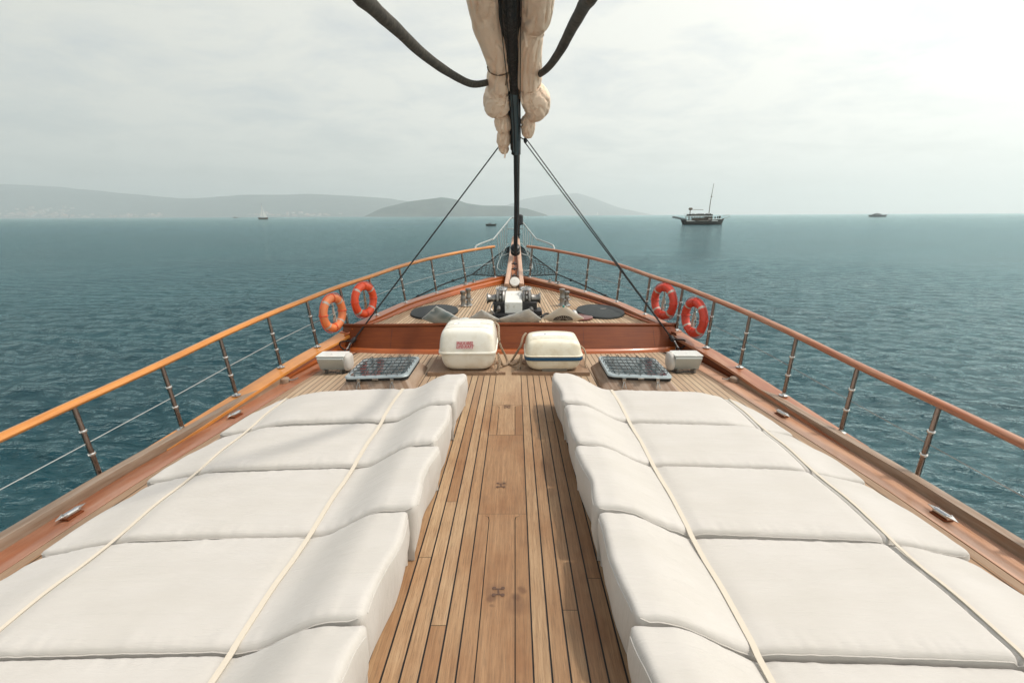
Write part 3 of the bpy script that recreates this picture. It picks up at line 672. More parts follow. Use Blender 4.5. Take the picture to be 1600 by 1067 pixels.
# ---- deck hatches
def hatch(side):
    cx, cy = side*1.345, 4.97; z0 = zd(cx, cy)
    root = empty('deck_hatch', (cx, cy, z0)); root.parent = boat
    root['label'] = 'aluminium deck hatch with wire guard, ' + ('left of the tall life raft' if side < 0 else 'right of the blue banded life raft')
    T = Matrix.Rotation(R(2*side),4,'Y')
    def rr(hx, hy, r, z, n=6):
        o = []
        for qx, qy, a0 in ((1,1,0),(-1,1,90),(-1,-1,180),(1,-1,270)):
            for k in range(n+1):
                a = R(a0+90*k/n); o.append(T @ Vector((qx*(hx-r)+r*math.cos(a), qy*(hy-r)+r*math.sin(a), z)))
        return o
    def ring(m, rings, cap=False):
        n = len(rings[0]); vs = [p for r_ in rings for p in r_]; fs = []
        for i in range(len(rings)-1):
            for k in range(n): fs.append((i*n+k, i*n+(k+1)%n, (i+1)*n+(k+1)%n, (i+1)*n+k))
        if cap: fs.append(tuple((len(rings)-1)*n+k for k in range(n)))
        m.add(vs, fs)
    m = MB(); ring(m, [rr(.40,.40,.05,-.05), rr(.395,.395,.05,.02), rr(.315,.325,.04,.105), rr(.30,.31,.04,.105)], True); m.build('coaming', 'grey_wood', root, bevel=.004)
    m = MB(); ring(m, [rr(.325,.34,.055,.107), rr(.325,.34,.055,.122), rr(.31,.325,.05,.126)], True); m.build('seal', 'rubber', root)
    m = MB(); ring(m, [rr(.325,.345,.07,.130), rr(.333,.353,.075,.140), rr(.325,.345,.07,.155), rr(.288,.308,.05,.157), rr(.284,.304,.05,.150)]); fr = m.build('frame', 'hatch_metal', root)
    m = MB(); ring(m, [rr(.286,.306,.05,.150), rr(.285,.305,.05,.1515)], True); m.build('glass_pane', 'hatch_glass', root)
    m = MB()
    for i in range(5):
        x = -.22+.11*i; m.tube([T @ Vector(p) for p in smooth_path([(x,-.315,.150),(x,-.30,.185),(x,0,.192),(x,.30,.185),(x,.315,.150)], 4)], .0048, 6)
    for j in range(5):
        y = -.22+.11*j; m.tube([T @ Vector(p) for p in smooth_path([(-.295,y,.150),(-.28,y,.180),(0,y,.186),(.28,y,.180),(.295,y,.150)], 4)], .0048, 6)
    m.build('wire_guard', 'guard_dark', root)
    for x in (-.17, .17):
        m = MB(); m.box((x,-.362,.12),(.018,.016,.02)); m.tube([Vector((x,-.375,.11)), Vector((x-.022,-.40,.045)), Vector((x+.022,-.40,.045)), Vector((x,-.375,.11))], .005, 6); m.build('latch', 'steel', root)
    m = MB(); m.box((0,-.362,.135),(.03,.012,.008)); m.build('hinge_plate', 'steel', root)
    return root
hatch(-1); hatch(1)
# black round covers over the foredeck hatches
for cx, cy, lab in ((-1.17,7.25,'left'), (1.37,7.25,'right')):
    m = MB(); n = 36; prof = [(.99,.0),(1.0,.012),(.985,.03),(.9,.038),(.4,.050),(.05,.054),(0,.054)]
    vs = []; fs = []
    for r_, z in prof:
        for k in range(n):
            w = 2*math.pi*k/n; x = cx+.365*r_*math.cos(w); y = cy+.45*r_*math.sin(w); vs.append((x, y, zf(x,y)+z+.004*noise.noise(Vector((x*9,y*9,0)))))
    for i in range(len(prof)-1):
        for k in range(n): fs.append((i*n+k, i*n+(k+1)%n, (i+1)*n+(k+1)%n, (i+1)*n+k))
    m.add(vs, fs); o = m.build('round_hatch_cover', 'black_cover')
    tag(to_local(o, (cx,cy,zf(cx,cy))), 'black fabric disc covering the foredeck hatch, ' + ('behind the patterned cushion at left' if cx < 0 else 'beside the maroon lid at right'), 'hatch cover', 'black hatch covers on the foredeck')
    m = MB(); m.tube([(cx+.0,cy-.02,zf(cx,cy)+.058),(cx+.09,cy,zf(cx,cy)+.058)], .006, 6); t_ = m.build('pull_tab', 'dull_steel', o); t_.data.transform(Matrix.Translation((-cx,-cy,-zf(cx,cy))))

# ------------------------------------------------------------------ mattresses
ROWS = [(.82,1.475),(1.485,2.175),(2.185,2.865),(2.875,3.525),(3.535,4.23)]
XI = .53
def xin(y): return XI-.036*(y-1.5)
def xout(y): return X(y)-.58
def sst(a, b, t): t = min(1, max(0, (t-a)/(b-a))); return t*t*(3-2*t)
def topH(ax, y, j=0):
    d = ax-xin(y); h = .355-.005*sst(0,.2,d); h -= (.140+.008*math.sin(j*2.1))*sst(.13+.015*math.sin(j*1.7),.50,d)
    h -= .075*sst(-.55, 0.0, ax-xout(y)); return h
def mattress(side, r, lab):
    global XI; XI = .475 if side < 0 else .525
    y0, y1 = ROWS[r]; sd = side*10+r*3.7
    e = lambda n: [.5-.5*math.cos(math.pi*i/n) for i in range(n+1)]
    us = sorted(set([u*.5 for u in e(40)]+[.5+u*.5 for u in e(40)])); us = [0]+[.004,.010,.018,.028]+[.04+.92*i/210 for i in range(211)]+[.972,.982,.99,.996]+[1]
    vs_ = [0,.008,.022,.045,.075]+[.11+.78*i/30 for i in range(31)]+[.925,.955,.978,.992,1]
    rnd = random.Random(int(sd*100)+900); jx = rnd.uniform(-.015,.015)
    P = {}
    def pos(u, v, inset=0):
        yl, yh = y0, y1; yc = (yl+yh)/2
        y = yl+(yh-yl)*v; a, b = xin(y)+jx*.6+.012*math.sin(y*9+sd), xout(y)+jx
        x = a+(b-a)*u; dout = b-x; din = x-a
        rc = .20 if v > .5 else .05
        if dout < rc: k = rc-math.sqrt(max(0, rc*rc-(rc-dout)**2)); f = 1-k/((yh-yl)/2)*.9; y = yc+(y-yc)*f
        rc = .035
        if din < rc: k = rc-math.sqrt(max(0, rc*rc-(rc-din)**2)); f = 1-k/((yh-yl)/2); y = yc+(y-yc)*f
        return x, y, din, dout
    def top(u, v):
        x, y, din, dout = pos(u, v); dn = (y-y0); df = (y1-y); H = topH(x, (y0+y1)/2, sd)
        def rd(d, r_): 
            t = min(1, max(0, d)/r_); return r_*(1-math.sqrt(max(0, 1-(1-t)**2)))
        z = H-rd(din, .030)-rd(max(0,dout), .05)-rd(max(0,dn), .030)-rd(max(0,df), .032)-.022*sst(.35,1,v)
        bow = .006*math.sin(math.pi*min(1,max(0,v)))
        z += bow*.8
        z0_ = z
        z += .007*noise.noise(Vector((x*1.3, y*2.6, sd)))+.0035*noise.noise(Vector((x*3.1, y*11, sd+5)))+.0022*noise.noise(Vector((x*7, y*22, sd+9)))*(1.2-sst(0,.25,dn))
        pk = (1-sst(0,.12,dn))+(1-sst(0,.10,df))+(1-sst(0,.12,din)); z += .004*pk*noise.noise(Vector((x*26, y*8, sd+2)))
        for sx_ in (1.0, 2.04):
            g_ = math.exp(-((x-sx_)/.045)**2); z = z*(1-g_)+(z0_-.010)*g_
        if side > 0: z -= .028*math.exp(-((x-2.018)/.0075)**2)
        return x, y, z
    m = MB(); G = []
    for v in vs_:
        for u in us:
            x, y, z = top(u, v); wx = .006*noise.noise(Vector((y*7, z*9, sd)))*(1-sst(0,.1,u*1.9)); G.append(Vector((side*(x+wx), y, zd(x, y)+z)))
    nu, nv = len(us), len(vs_); fs = [(j*nu+i, j*nu+i+1, (j+1)*nu+i+1, (j+1)*nu+i) for j in range(nv-1) for i in range(nu-1)]
    m.add(G, fs)
    loop = [i for i in range(nu)]+[j*nu+nu-1 for j in range(1,nv)]+[(nv-1)*nu+i for i in range(nu-2,-1,-1)]+[j*nu for j in range(nv-2,0,-1)]
    ring = [G[i] for i in loop]; cen = Vector((side*1.4, (y0+y1)/2, 0)); K = len(ring); allv = []
    lev = [0,.12,.3,.5,.7,.88,1.0]
    for l in lev:
        for i, p in enumerate(ring):
            q_ = ring[(i+1)%K]; pr = ring[i-1]; t = (q_-pr); nrm = Vector((t.y, -t.x, 0)); nrm = nrm.normalized() if nrm.length > 1e-6 else Vector((0,0,0)); nrm *= side
            zb = zd(p.x, p.y)+.006; bul = .005*math.sin(math.pi*l)-.030*l*l
            bul += .010*noise.noise(Vector((p.x*9, p.y*9, l*1.6+sd)))*math.sin(math.pi*min(1,l*1.1))
            if abs(nrm.x) > .75: bul *= 1.3
            else: bul = min(bul, .004)*.4
            q2 = p+nrm*bul; q2.z = p.z+(zb-p.z)*l; allv.append(q2)
    fs = [(a*K+i, a*K+(i+1)%K, (a+1)*K+(i+1)%K, (a+1)*K+i) for a in range(len(lev)-1) for i in range(K)]
    m.add(allv, fs)
    o = m.build('mattress', 'white_cloth', angle=70)
    loc = (side*1.4, (y0+y1)/2, zd(1.4,(y0+y1)/2)); to_local(o, loc)
    tag(o, lab, 'mattress', 'white sun mattresses laid across the deck')
    pp = MB(); path = [G[i]+Vector((0,-.001,0)) for i in range(2, nu-2, 2)]; headp = [G[j*nu]+Vector((side*-.001,0,0)) for j in range(1, nv-1)]
    pp.tube(path, .0024, 6); pp.tube(headp, .0024, 6); s2 = pp.build('piping', 'white_cloth', o); s2.data.transform(Matrix.Translation(-Vector(loc)))
    return o
wh = ['nearest', 'second nearest', 'middle', 'second farthest', 'farthest']
for side, sn in ((-1, 'left'), (1, 'right')):
    for r in range(5):
        mattress(side, r, f'white cloth sun mattress with raised head end, {wh[r]} of the {sn} row')
# straps
for side in (-1, 1):
    for k, (sx_, sn) in enumerate(((1.0,'over the head ends'),(2.04,'over the foot ends'))):
        pts = []
        for y in ylist(.86, 4.2, .05):
            x = sx_+(.010*(y-1.5) if k else -.012*(y-1.5)); r = min(range(5), key=lambda i: abs(y-(ROWS[i][0]+ROWS[i][1])/2)); v = (y-ROWS[r][0])/(ROWS[r][1]-ROWS[r][0])
            XI = .475 if side < 0 else .525
            vv_ = min(1, max(0, v)); z = topH(x, sum(ROWS[r])/2, side*10+r*3.7)-.022*sst(.35,1,vv_)+.008*math.sin(math.pi*vv_)-.010
            pts.append(Vector((side*x, y, zd(x,y)+z+.003)))
        zs = [p.z for p in pts]; n_ = len(zs); zz_ = [sum(zs[max(0,i-4):i+5])/len(zs[max(0,i-4):i+5]) for i in range(n_)]
        for i in range(n_): pts[i].z = max(zs[i], zz_[i])+.001
        e1 = pts[-1]; pts += [Vector((e1.x, 4.245, e1.z-.05)), Vector((e1.x, 4.26, zd(e1.x,4.26)+.02))]; e0 = pts[0]; pts = [Vector((e0.x,.80,zd(e0.x,.8)+.02)), Vector((e0.x,.81,e0.z-.06))]+pts
        m = MB(); w = .0125 if k == 0 else .0085; m.sweep([(p, Vector((1,0,0)), Vector((0,0,1))) for p in smooth_path(pts, 2)], [(-w,-.002),(w,-.002),(w,.0025),(-w,.0025)])
        o = m.build('tie_strap', 'strap_cloth'); to_local(o, pts[len(pts)//2])
        tag(o, f'cream webbing strap {sn} of the {"left" if side < 0 else "right"} mattresses', 'strap', 'straps tying down the mattresses')

# ------------------------------------------------------------------ life rafts
def raft(cx, cy, wx, wy, z0, zfl, ztop, mat, band, name_lab, legs):
    root = empty('life_raft', (cx, cy, z0)); tag(root, name_lab, 'life raft', 'life raft containers before the step')
    H1 = zfl-z0; H2 = ztop-zfl
    def lo(w): f = 1-.12*(max(0, -w.z/H1))**1.8; return Vector((w.x*f, w.y*(1-.10*max(0,-w.z/H1)**1.6), w.z))
    def hi(w): t = max(0, w.z/H2); f = 1-.11*t**2; return Vector((w.x*f, w.y*(1-.12*t**1.3), w.z+.012*(math.cos(min(1,abs(w.x)/(wx*.8))*math.pi/2))))
    C0 = Vector((0,0,H1))
    m = MB(); m.sbox(C0, (wx*.96, wy*.96, H1), 5.0, 16, shape=lambda w: lo(w) if w.z < 0 else Vector((w.x, w.y, 0))); m.build('lower_shell', mat, root)
    m = MB(); m.sbox(C0, (wx*.965, wy*.965, H2), 9, 24, shape=lambda w: hi(w) if w.z > 0 else Vector((w.x, w.y, -.004))); m.build('upper_shell', mat, root)
    m = MB(); m.sbox(C0+Vector((0,0,0)), (wx, wy, band[0]), 8, 14); m.build('rim_band', band[1], root)
    if band[1] == 'band_blue':
        m = MB(); m.sbox(C0+Vector((0,0,band[0]+.008)), (wx*1.0, wy*1.0, .010), 8, 12); m.build('rim_lip', mat, root)
    # seams pressed across the lid
    def lidpt(a, b):   # a,b in -1..1 across x / y -> point on lid surface
        best = None; p = 9
        zz_ = (max(0, 1-abs(a)**p-abs(b)**p))**(1/p); w = hi(Vector((a*wx*.965, b*wy*.965, zz_*H2))); return w+C0
    for b in (-.62, .0, .62) if mat == 'raft_cream' else (-.55, .72):
        m = MB(); m.tube([lidpt(a, b)+Vector((0,0,.0005)) for a in ylist(-.93,.93,.04)], .0045, 6, flat=.6); m.build('lid_rib', mat, root)
        m = MB(); m.tube([lidpt(a, b-.05)+Vector((0,0,-.0012)) for a in ylist(-.93,.93,.04)], .0028, 5); m.build('binding_cord', 'seam_dark', root)
    if legs:
        m = MB(); m.box((0.01,-wy*.80,.028),(wx*.42,.02,.02)); m.build('foot_recess', 'seam_dark', root, bevel=.004)
    return root, lidpt, C0, H2
rt, lp, C0, H2 = raft(-.455, 5.39, .325, .365, .115, .345, .600, 'raft_cream', (.016,'raft_cream'), 'tall cream life raft container with a red lettered label', False)
# label on the sloping front of the lid
def on_front(lp, a, b0, b1):
    p = lp(a, b0); q_ = lp(a, b1); r_ = lp(a+.04, b0); up = (q_-p).normalized(); rt_ = (r_-p).normalized(); nn = rt_.cross(up).normalized(); up = nn.cross(rt_)
    return p, rt_, up, nn
def lidfront(z):   # y of the front skin at height z above rim for the left raft
    return None
p, rx_, up, nn = Vector((.015,-.272,.330)), Vector((1,0,0)), Vector((0,.30,.954)), Vector((0,-.954,.30))
def front_skin(root, px_, pz_):   # closest skin point looking along +y
    best = None
    for c in root.children:
        if c.name.startswith('upper_shell'):
            hit, loc, nr, ix = c.ray_cast(Vector((px_, -3, pz_)), Vector((0,1,0)))
            if hit: return loc, nr
bpy.context.view_layer.update()
def label_at(root, x, z, w, h, mat, lines, ink, name, shear=0, n=8):
    loc, nr = front_skin(root, x, z); rx_ = Vector((1,0,0)); rx_ = (rx_-nr*rx_.dot(nr)).normalized(); up = nr.cross(rx_)
    M3 = Matrix((rx_, up, nr)).transposed().to_4x4(); M4 = Matrix.Translation(loc+nr*.002) @ M3
    m = MB(); m.box((0,0,0),(w,h,.0012), M=M4); lb = m.build(name, mat, root)
    for i, (tx, sz) in enumerate(lines):
        text(tx, sz, M4 @ Matrix.Translation((0, h*(.42-.84*i) if len(lines) > 1 else 0, .0018)), ink, 'lettering', lb, shear, bold=.0004)
label_at(rt, -.02, .322, .092, .043, 'label_pink', [('INUUBEL', .046), ('LIFE-RAFT', .044)], 'ink_red', 'raft_label', .3)
def top_skin(root, x, y):
    for c in root.children:
        if c.name.startswith('upper_shell'):
            hit, loc, nr, ix = c.ray_cast(Vector((x, y, 3)), Vector((0,0,-1)))
            if hit: return loc, nr
def label_top(root, x, y, w, h, items):
    def patch(m, a, b, c, d, off, nx, ny):
        pts = {}
        def fn(u, v):
            hit = top_skin(root, x+a+c*u, y+b+d*v); return hit[0]+hit[1]*off
        m.grid(fn, [2*i/nx-1 for i in range(nx+1)], [2*i/ny-1 for i in range(ny+1)])
    m = MB(); patch(m, 0, 0, w, h, .0015, 14, 6); lb = m.build('top_label', 'label_white', root)
    m = MB()
    for (a, b, c, d) in items: patch(m, a, b, c, d, .0028, 1, 1)
    m.build('printed_marks', 'ink_dark', lb)
marks = [(-.085,-.005,.012,.012)]+[(.055+.010*i,.012-.011*(i%3),.004,.0022) for i in range(7)]+[(.09+.008*i,-.012,.003,.003) for i in range(4)]
label_top(rt, -.02, -.02, .15, .055, [(-.10,-.01,.009,.011),(-.08,-.016,.006,.003)]+[(-.04+.012*i,-.004,.004,.002) for i in range(5)]+[(.05+.013*i,-.012*(i%2),.005,.003) for i in range(6)])
rt2, lp2, C02, H22 = raft(.50, 5.33, .325, .30, .115, .275, .470, 'raft_ivory', (.024,'band_blue'), 'low ivory life raft container with a blue band', True)
bpy.context.view_layer.update()
label_top(rt2, 0, .03, .23, .065, marks)
# rope and webbing lashed beside the rafts
def rope(name, pts, r, mat, lab, cat, group=None, n=8, sm=6, kids=None):
    m = MB(); P_ = smooth_path(pts, sm); m.tube(P_, [q_*(1+.07*noise.noise(Vector((i_*.45, r[0], 0)))) for i_, q_ in enumerate(np.linspace(r[0], r[1], len(P_)))] if isinstance(r, tuple) else r, n); o = m.build(name, mat); to_local(o, P_[0]); tag(o, lab, cat, group); return o
rope('lashing_rope', [(-.17,5.55,.58),(-.125,5.5,.55),(-.118,5.42,.45),(-.10,5.40,.34),(-.04,5.42,.20),(-.02,5.38,.125),(-.07,5.30,.13),(-.10,5.22,.22),(-.115,5.18,.30),(-.10,5.14,.20),(-.12,5.12,.13)], .014, 'hemp_rope', 'frayed hemp rope lashing hanging on the right side of the tall raft', 'rope')
rope('lashing_rope', [(.20,5.50,.46),(.165,5.46,.42),(.14,5.42,.34),(.10,5.42,.26),(.03,5.44,.14),(.0,5.40,.12),(.06,5.32,.13),(.12,5.24,.20),(.145,5.20,.28),(.13,5.16,.18),(.10,5.14,.125)], .013, 'hemp_rope', 'frayed hemp rope lashing hanging on the left side of the low raft', 'rope')
m = MB(); m.tube(smooth_path([(-.145,5.10,.28),(-.15,5.07,.20),(-.14,5.05,.13),(-.11,5.06,.12),(-.105,5.08,.2),(-.118,5.1,.28)],5), .006, 6); o = m.build('line_loop','hemp_rope'); to_local(o,(-.13,5.06,.12)); tag(o,'thin rope loop hanging at the near right corner of the tall raft','rope')
rope('lashing_rope', [(.83,5.42,.33),(.87,5.36,.30),(.885,5.30,.24),(.87,5.22,.16),(.89,5.16,.10)], .010, 'hemp_rope', 'short hemp line down the right side of the low raft', 'rope')
# low teak plinths under the rafts with pointed inner ends
for s, cx in ((-1,-.52),(1,.56)):
    m = MB(); z0 = zd(0,5.3)-.01; z1 = .128
    pts = [(s*.03,5.52),(s*.16,5.40),(s*.20,5.22),(s*.12,5.10),(s*.02,5.035),(s*.92,5.035),(s*.92,5.52)]
    pts = [(s*.10,5.50),(s*.20,5.36),(s*.17,5.16),(s*.03,5.055),(s*.90,5.04),(s*.90,5.56)]
    n = len(pts); vs = [(a,b,zd(a,b)-.01) for a,b in pts]+[(a,b,z1) for a,b in pts]
    fs = [tuple(range(n)), tuple(range(2*n-1,n-1,-1))]+[(i,(i+1)%n,n+(i+1)%n,n+i) for i in range(n)]; m._t = .2; m.add(vs, fs); m.build('raft_plinth', 'teak_grey', boat, bevel=.006)
# ------------------------------------------------------------------ grey floodlight-like boxes near the side lines
def lampbox(side, lab):
    y, x = 5.30, side*2.03; z0 = zd(x, y); root = empty('deck_floodlight', (x, y, z0), 0)
    tag(root, lab, 'floodlight', 'grey floodlights lying on the side decks')
    m = MB(); sec = [(-.10,.205),(.10,.215),(.105,.19),(.06,.06),(-.03,.035),(-.115,.185)]
    m.sweep([((x_,0,0), Vector((0,1,0)), Vector((0,0,1))) for x_ in (-.155*side*-1*-1, .13*side)] if False else [((-.15,0,0),Vector((0,1,0)),Vector((0,0,1))),((.15,0,0),Vector((0,1,0)),Vector((0,0,1)))], sec)
    m.build('body', 'grey_paint', root, bevel=.006)
    m = MB(); m.box((0,0,.214),(.158,.108,.007)); m.box((0,-.02,.223),(.012,.01,.003)); m.build('top_plate', 'pale_paint', root, bevel=.004)
    m = MB(); m.sbox((-side*.175,0,.125),(.040,.10,.10),3,9, shape=lambda w: w*(1+.06*noise.noise(w*22))); m.build('cloth_cap', 'strap_cloth' if False else 'white_cloth', root)
    m = MB(); m.box((-.10,0,.02),(.012,.06,.022)); m.box((.10,0,.02),(.012,.06,.022)); m.build('bracket', 'dull_steel', root)
    m = MB(); m.tube(smooth_path([(-side*.20,-.04,.04),(-side*.12,-.09,.012),(-side*.02,-.10,.03),(side*.08,-.09,.014)],5), .007, 6); m.build('cable', 'rubber', root)
lampbox(-1, 'grey box floodlight with cloth cap on the left side deck'); lampbox(1, 'grey box floodlight with cloth cap on the right side deck')

# ------------------------------------------------------------------ lifebuoys
def buoy(side, y, z, mat, lab, rot, R0=.195, r0=.052):
    x = side*(X(y)-.04); root = empty('lifebuoy', (x, y, z), 0); tag(root, lab, 'lifebuoy', 'lifebuoys hung on the rails')
    t = math.atan2(X(y+.2)-X(y-.2), .4)*side     # turn of the rail in plan
    B = Matrix.Rotation(-t+rot,4,'Z')
    def pt(a, rr=R0, off=0): return B @ Vector((off, rr*math.sin(a), rr*math.cos(a)))
    m = MB(); n = 56; vs = []; fs = []; k = 16
    for i in range(n):
        a = 2*math.pi*i/n
        for j in range(k):
            w = 2*math.pi*j/k; rr = R0+r0*math.cos(w); vs.append(B @ Vector((r0*1.0*math.sin(w), rr*math.sin(a), rr*math.cos(a))))
    for i in range(n):
        for j in range(k): fs.append((i*k+j, ((i+1)%n)*k+j, ((i+1)%n)*k+(j+1)%k, i*k+(j+1)%k))
    m.add(vs, fs); m.build('ring', mat, root)
    for q_ in (R(45),R(135),R(225),R(315)):
        m = MB(); vs = []; fs = []
        for i in range(5):
            a = q_+R(-4+2*i)
            for j in range(k):
                w = 2*math.pi*j/k; rr = R0+(r0+.0018)*math.cos(w); vs.append(B @ Vector(((r0+.0018)*math.sin(w), rr*math.sin(a), rr*math.cos(a))))
        for i in range(4):
            for j in range(k): fs.append((i*k+j,(i+1)*k+j,(i+1)*k+(j+1)%k,i*k+(j+1)%k))
        m.add(vs, fs); m.build('reflective_band', 'tape_silver', root)
    m = MB()
    for q0 in range(4):
        a0 = q0*math.pi/2+.0; pts = [pt(a0+math.pi/2*s, R0+r0+.004+.016*math.sin(math.pi*s)) for s in ylist(0,1,.12)]; m.tube(pts, .0045, 6)
    for a in (0,R(90),R(180),R(270)):
        m.tube([pt(a, R0+(r0+.004)*math.cos(w), (r0+.004)*math.sin(w)) for w in [2*math.pi*j/12 for j in range(12)]], .007, 6, closed=True)
    m.build('grab_line', mat if mat != 'buoy_faded' else 'buoy_orange', root)
    m = MB(); top = pt(0, R0-r0); 
    dz = {-1:.02,1:-.02}[side]
    m.tube(smooth_path([top+Vector((0,0,0)), top+Vector((-.015*side,-.02,-.10)), top+Vector((.0,.05,-.22)), top+Vector((.01,.07,-.30))], 4), [.010+.008*min(1,i/8) for i in range(13)], 7)
    m.tube(smooth_path([top, top+Vector((.01,.01,-.09)), top+Vector((.012,-.02,-.2)), top+Vector((0,.0,-.26))], 4), .009, 6); m.build('heaving_line', 'white_rope' if mat != 'buoy_orange' else 'hemp_rope', root)
    m = MB(); hz = ZR(y)-z; m.tube([pt(0, R0+r0-.01), Vector((.0,0,hz-.01))], .006, 6); m.build('hanging_hook', 'steel', root)
    return root
buoy(-1, 6.13, .585, 'buoy_faded', 'faded pale orange lifebuoy, lower one on the left rail', R(4))
buoy(-1, 6.68, .66, 'buoy_orange', 'bright orange lifebuoy next to the faded one on the left rail', R(4))
buoy(1, 6.56, .645, 'buoy_red', 'red lifebuoy farther along the right rail', R(-4))
buoy(1, 6.00, .535, 'buoy_red', 'red lifebuoy nearer the viewer on the right rail', R(-4))

# ------------------------------------------------------------------ cushions on the foredeck behind the step
def cushion(cx, w, hgt, tipx, mat, lab, depth=.075, rz=0, lean=.22):
    root = empty('cushion', (cx, 6.38, zf(cx,6.4)), rz); tag(root, lab, 'cushion', 'scatter cushions lying behind the step')
    # a square on its corner: parameters s,t along two edges
    Bt = Vector((0,.10,-.004)); Lf = Vector((-w,.0,hgt*.34)); Rt = Vector((w,.0,hgt*.34)); Tp = Vector((tipx,-lean,hgt))
    def q(s, t, side):
        p = (Bt*(1-s)+Rt*s)*(1-t)+(Lf*(1-s)+Tp*s)*t
        e = max(0, (1-abs(2*s-1)**2.4)*(1-abs(2*t-1)**2.4)); nn = (Rt-Bt).cross(Lf-Bt).normalized()
        return p+nn*(side*depth*.55*e**.5)+Vector((0,0,max(0,.0)))+nn*.006*noise.noise(p*14)
    m = MB(); g = [.5-.5*math.cos(math.pi*i/20) for i in range(21)]
    m.grid(lambda s,t: q(s,t,1), g, g); m.grid(lambda s,t: q(s,t,-1), g, g, True); o = m.build('cover', mat, root, angle=60)
    m = MB(); edge = [q(s,0,0) for s in g]+[q(1,t,0) for t in g[1:]]+[q(s,1,0) for s in g[::-1][1:]]+[q(0,t,0) for t in g[::-1][1:-1]]; m.tube(edge, .005, 6, closed=True); m.build('piping', 'cushion_cream' if mat == 'cushion_cream' else 'cushion_grey', root)
    return root, q
cushion(-.935,.26,.325,-.02,'cushion_petals','cushion with grey petal pattern, leftmost behind the step')
cushion(-.365,.22,.265,.0,'cushion_grey','plain grey cushion behind the tall raft')
cushion(.13,.30,.275,.12,'cushion_grey','plain grey cushion in front of the windlass')
c4, q4 = cushion(.72,.28,.325,-.02,'cushion_cream','cream cushion with dark half sun print and teal tip')
m = MB()
mid = q4(.42,.42,1)
nrm4 = (q4(.6,.42,1)-mid).cross(q4(.42,.6,1)-mid).normalized()
up4 = Vector((0,0,1)); up4 = (up4-nrm4*up4.dot(nrm4)).normalized(); rt4 = up4.cross(nrm4)
sgn = -1 if nrm4.y > 0 else 1
vs = [mid]
def skin4(a, r_):   # polar around the middle of the near face in cushion parameters
    s = .44+r_*(math.sin(a)*.72+math.cos(a)*.72); t = .44+r_*(math.sin(a)*.72-math.cos(a)*.72)
    pa, pb = q4(s, t, 1), q4(s, t, -1); p_ = pa if pa.y < pb.y else pb; return p_+Vector((0,-.003,.002))
vv = []; ff = []
for i in range(17):
    for r_ in (.03, .14, .24, .33): vv.append(skin4(math.pi*i/16, r_))
for i in range(16):
    for j in range(3): ff.append((i*4+j, i*4+j+1, i*4+4+j+1, i*4+4+j))
m = MB(); m.add(vv, ff); o = m.build('sun_print', 'cushion_brown', c4); sm = o.modifiers.new('s','SOLIDIFY'); sm.thickness = .002
m = MB()
for i in range(1, 12): m.tube([skin4(math.pi*i/12, r_)+Vector((0,-.003,0)) for r_ in (.12,.22,.32)], .0022, 4)
m.build('sun_rays', 'cushion_cream', c4)
m = MB(); tp = q4(1,1,0); m.sbox(tp-Vector((0,-.004,.008)),(.016,.010,.016),2,5); m.build('corner_tab', 'teal_tip', c4)
# flat folded cloth between the left cushions
m = MB(); m.sbox((-.62,6.62,zf(-.6,6.6)+.02),(.17,.12,.025),3,10, shape=lambda w: w+Vector((0,0,.012*noise.noise(w*18)))); o = m.build('folded_cloth','cushion_petals'); to_local(o,(-.62,6.62,zf(-.6,6.6))); tag(o,'folded grey patterned cloth lying between the two left cushions','cloth')

# ------------------------------------------------------------------ stay, furled sails and lines
stay = empty('furled_headsail', (.08,10.35,.95)); tag(stay, 'dark furled headsail rolled on its stay above the bow', 'furled sail')
def loc_children(root):
    for c in root.children: c.data.transform(Matrix.Translation(-root.location))
spar = [(.084,8.5,2.846,.080),(.075,8.13,3.223,.092),(.058,7.81,3.516,.103),(.035,7.4,3.831,.128),(.015,7.0,4.092,.150),(.006,6.6,4.30,.168),(-.01,6.0,4.86,.16),(-.03,5.0,5.8,.13),(-.06,3.4,7.3,.09),(-.1,1.4,9.1,.06)]
m = MB(); P_ = smooth_path([p[:3] for p in spar], 6); rr = list(np.interp(np.linspace(0,len(spar)-1,len(P_)), range(len(spar)), [p[3] for p in spar]))
m.tube([p+Vector((-.01,.03,.03)) for p in P_], [r*1.0 for r in rr], 16); m.build('rolled_sail', 'navy_cloth', stay)
m = MB(); m.tube([p+Vector((.005,-.030-.25*r,-.030-.25*r)) for p, r in zip(P_, rr)], [r*(.62 if p.z < 3.62 else .30) for p, r in zip(P_, rr)], 14); m.build('cover_strip', 'blue_grey_cloth', stay)
m = MB(); up_ = [(p, r) for p, r in zip(P_, rr) if p.z > 3.5]; m.tube([p+Vector((.012,-.022-.25*r,-.022-.25*r)) for p, r in up_], [r*.60 for p, r in up_], 14); m.build('sail_fold', 'black_gloss', stay)
m = MB()
for dx in (-.055,-.015,.045,.075):
    m.tube([p+Vector((dx*r/.085,-.06-.75*r,-.04-.5*r)) for p, r in zip(P_, rr)], .006, 6)
m.build('lacing_line', 'black_rope', stay)
m = MB(); m.tube([(.084,8.48,2.83),(.088,9.2,2.05),(.074,10.0,1.28),(.07,10.34,1.02)], .040, 10); m.build('lower_luff', 'navy_cloth', stay)
m = MB(); wv = [Vector((.125,8.52,2.86)).lerp(Vector((.125,11.5,1.36)), t) for t in ylist(0,1,.05)]; m.tube(wv, .026, 8); m.build('second_stay', 'brown_rope', stay)
m = MB(); ax = Vector((0,.62,-.78)).normalized(); Mx = Matrix.Translation((.066,10.36,1.10)) @ (-ax).to_track_quat('Z','X').to_matrix().to_4x4()
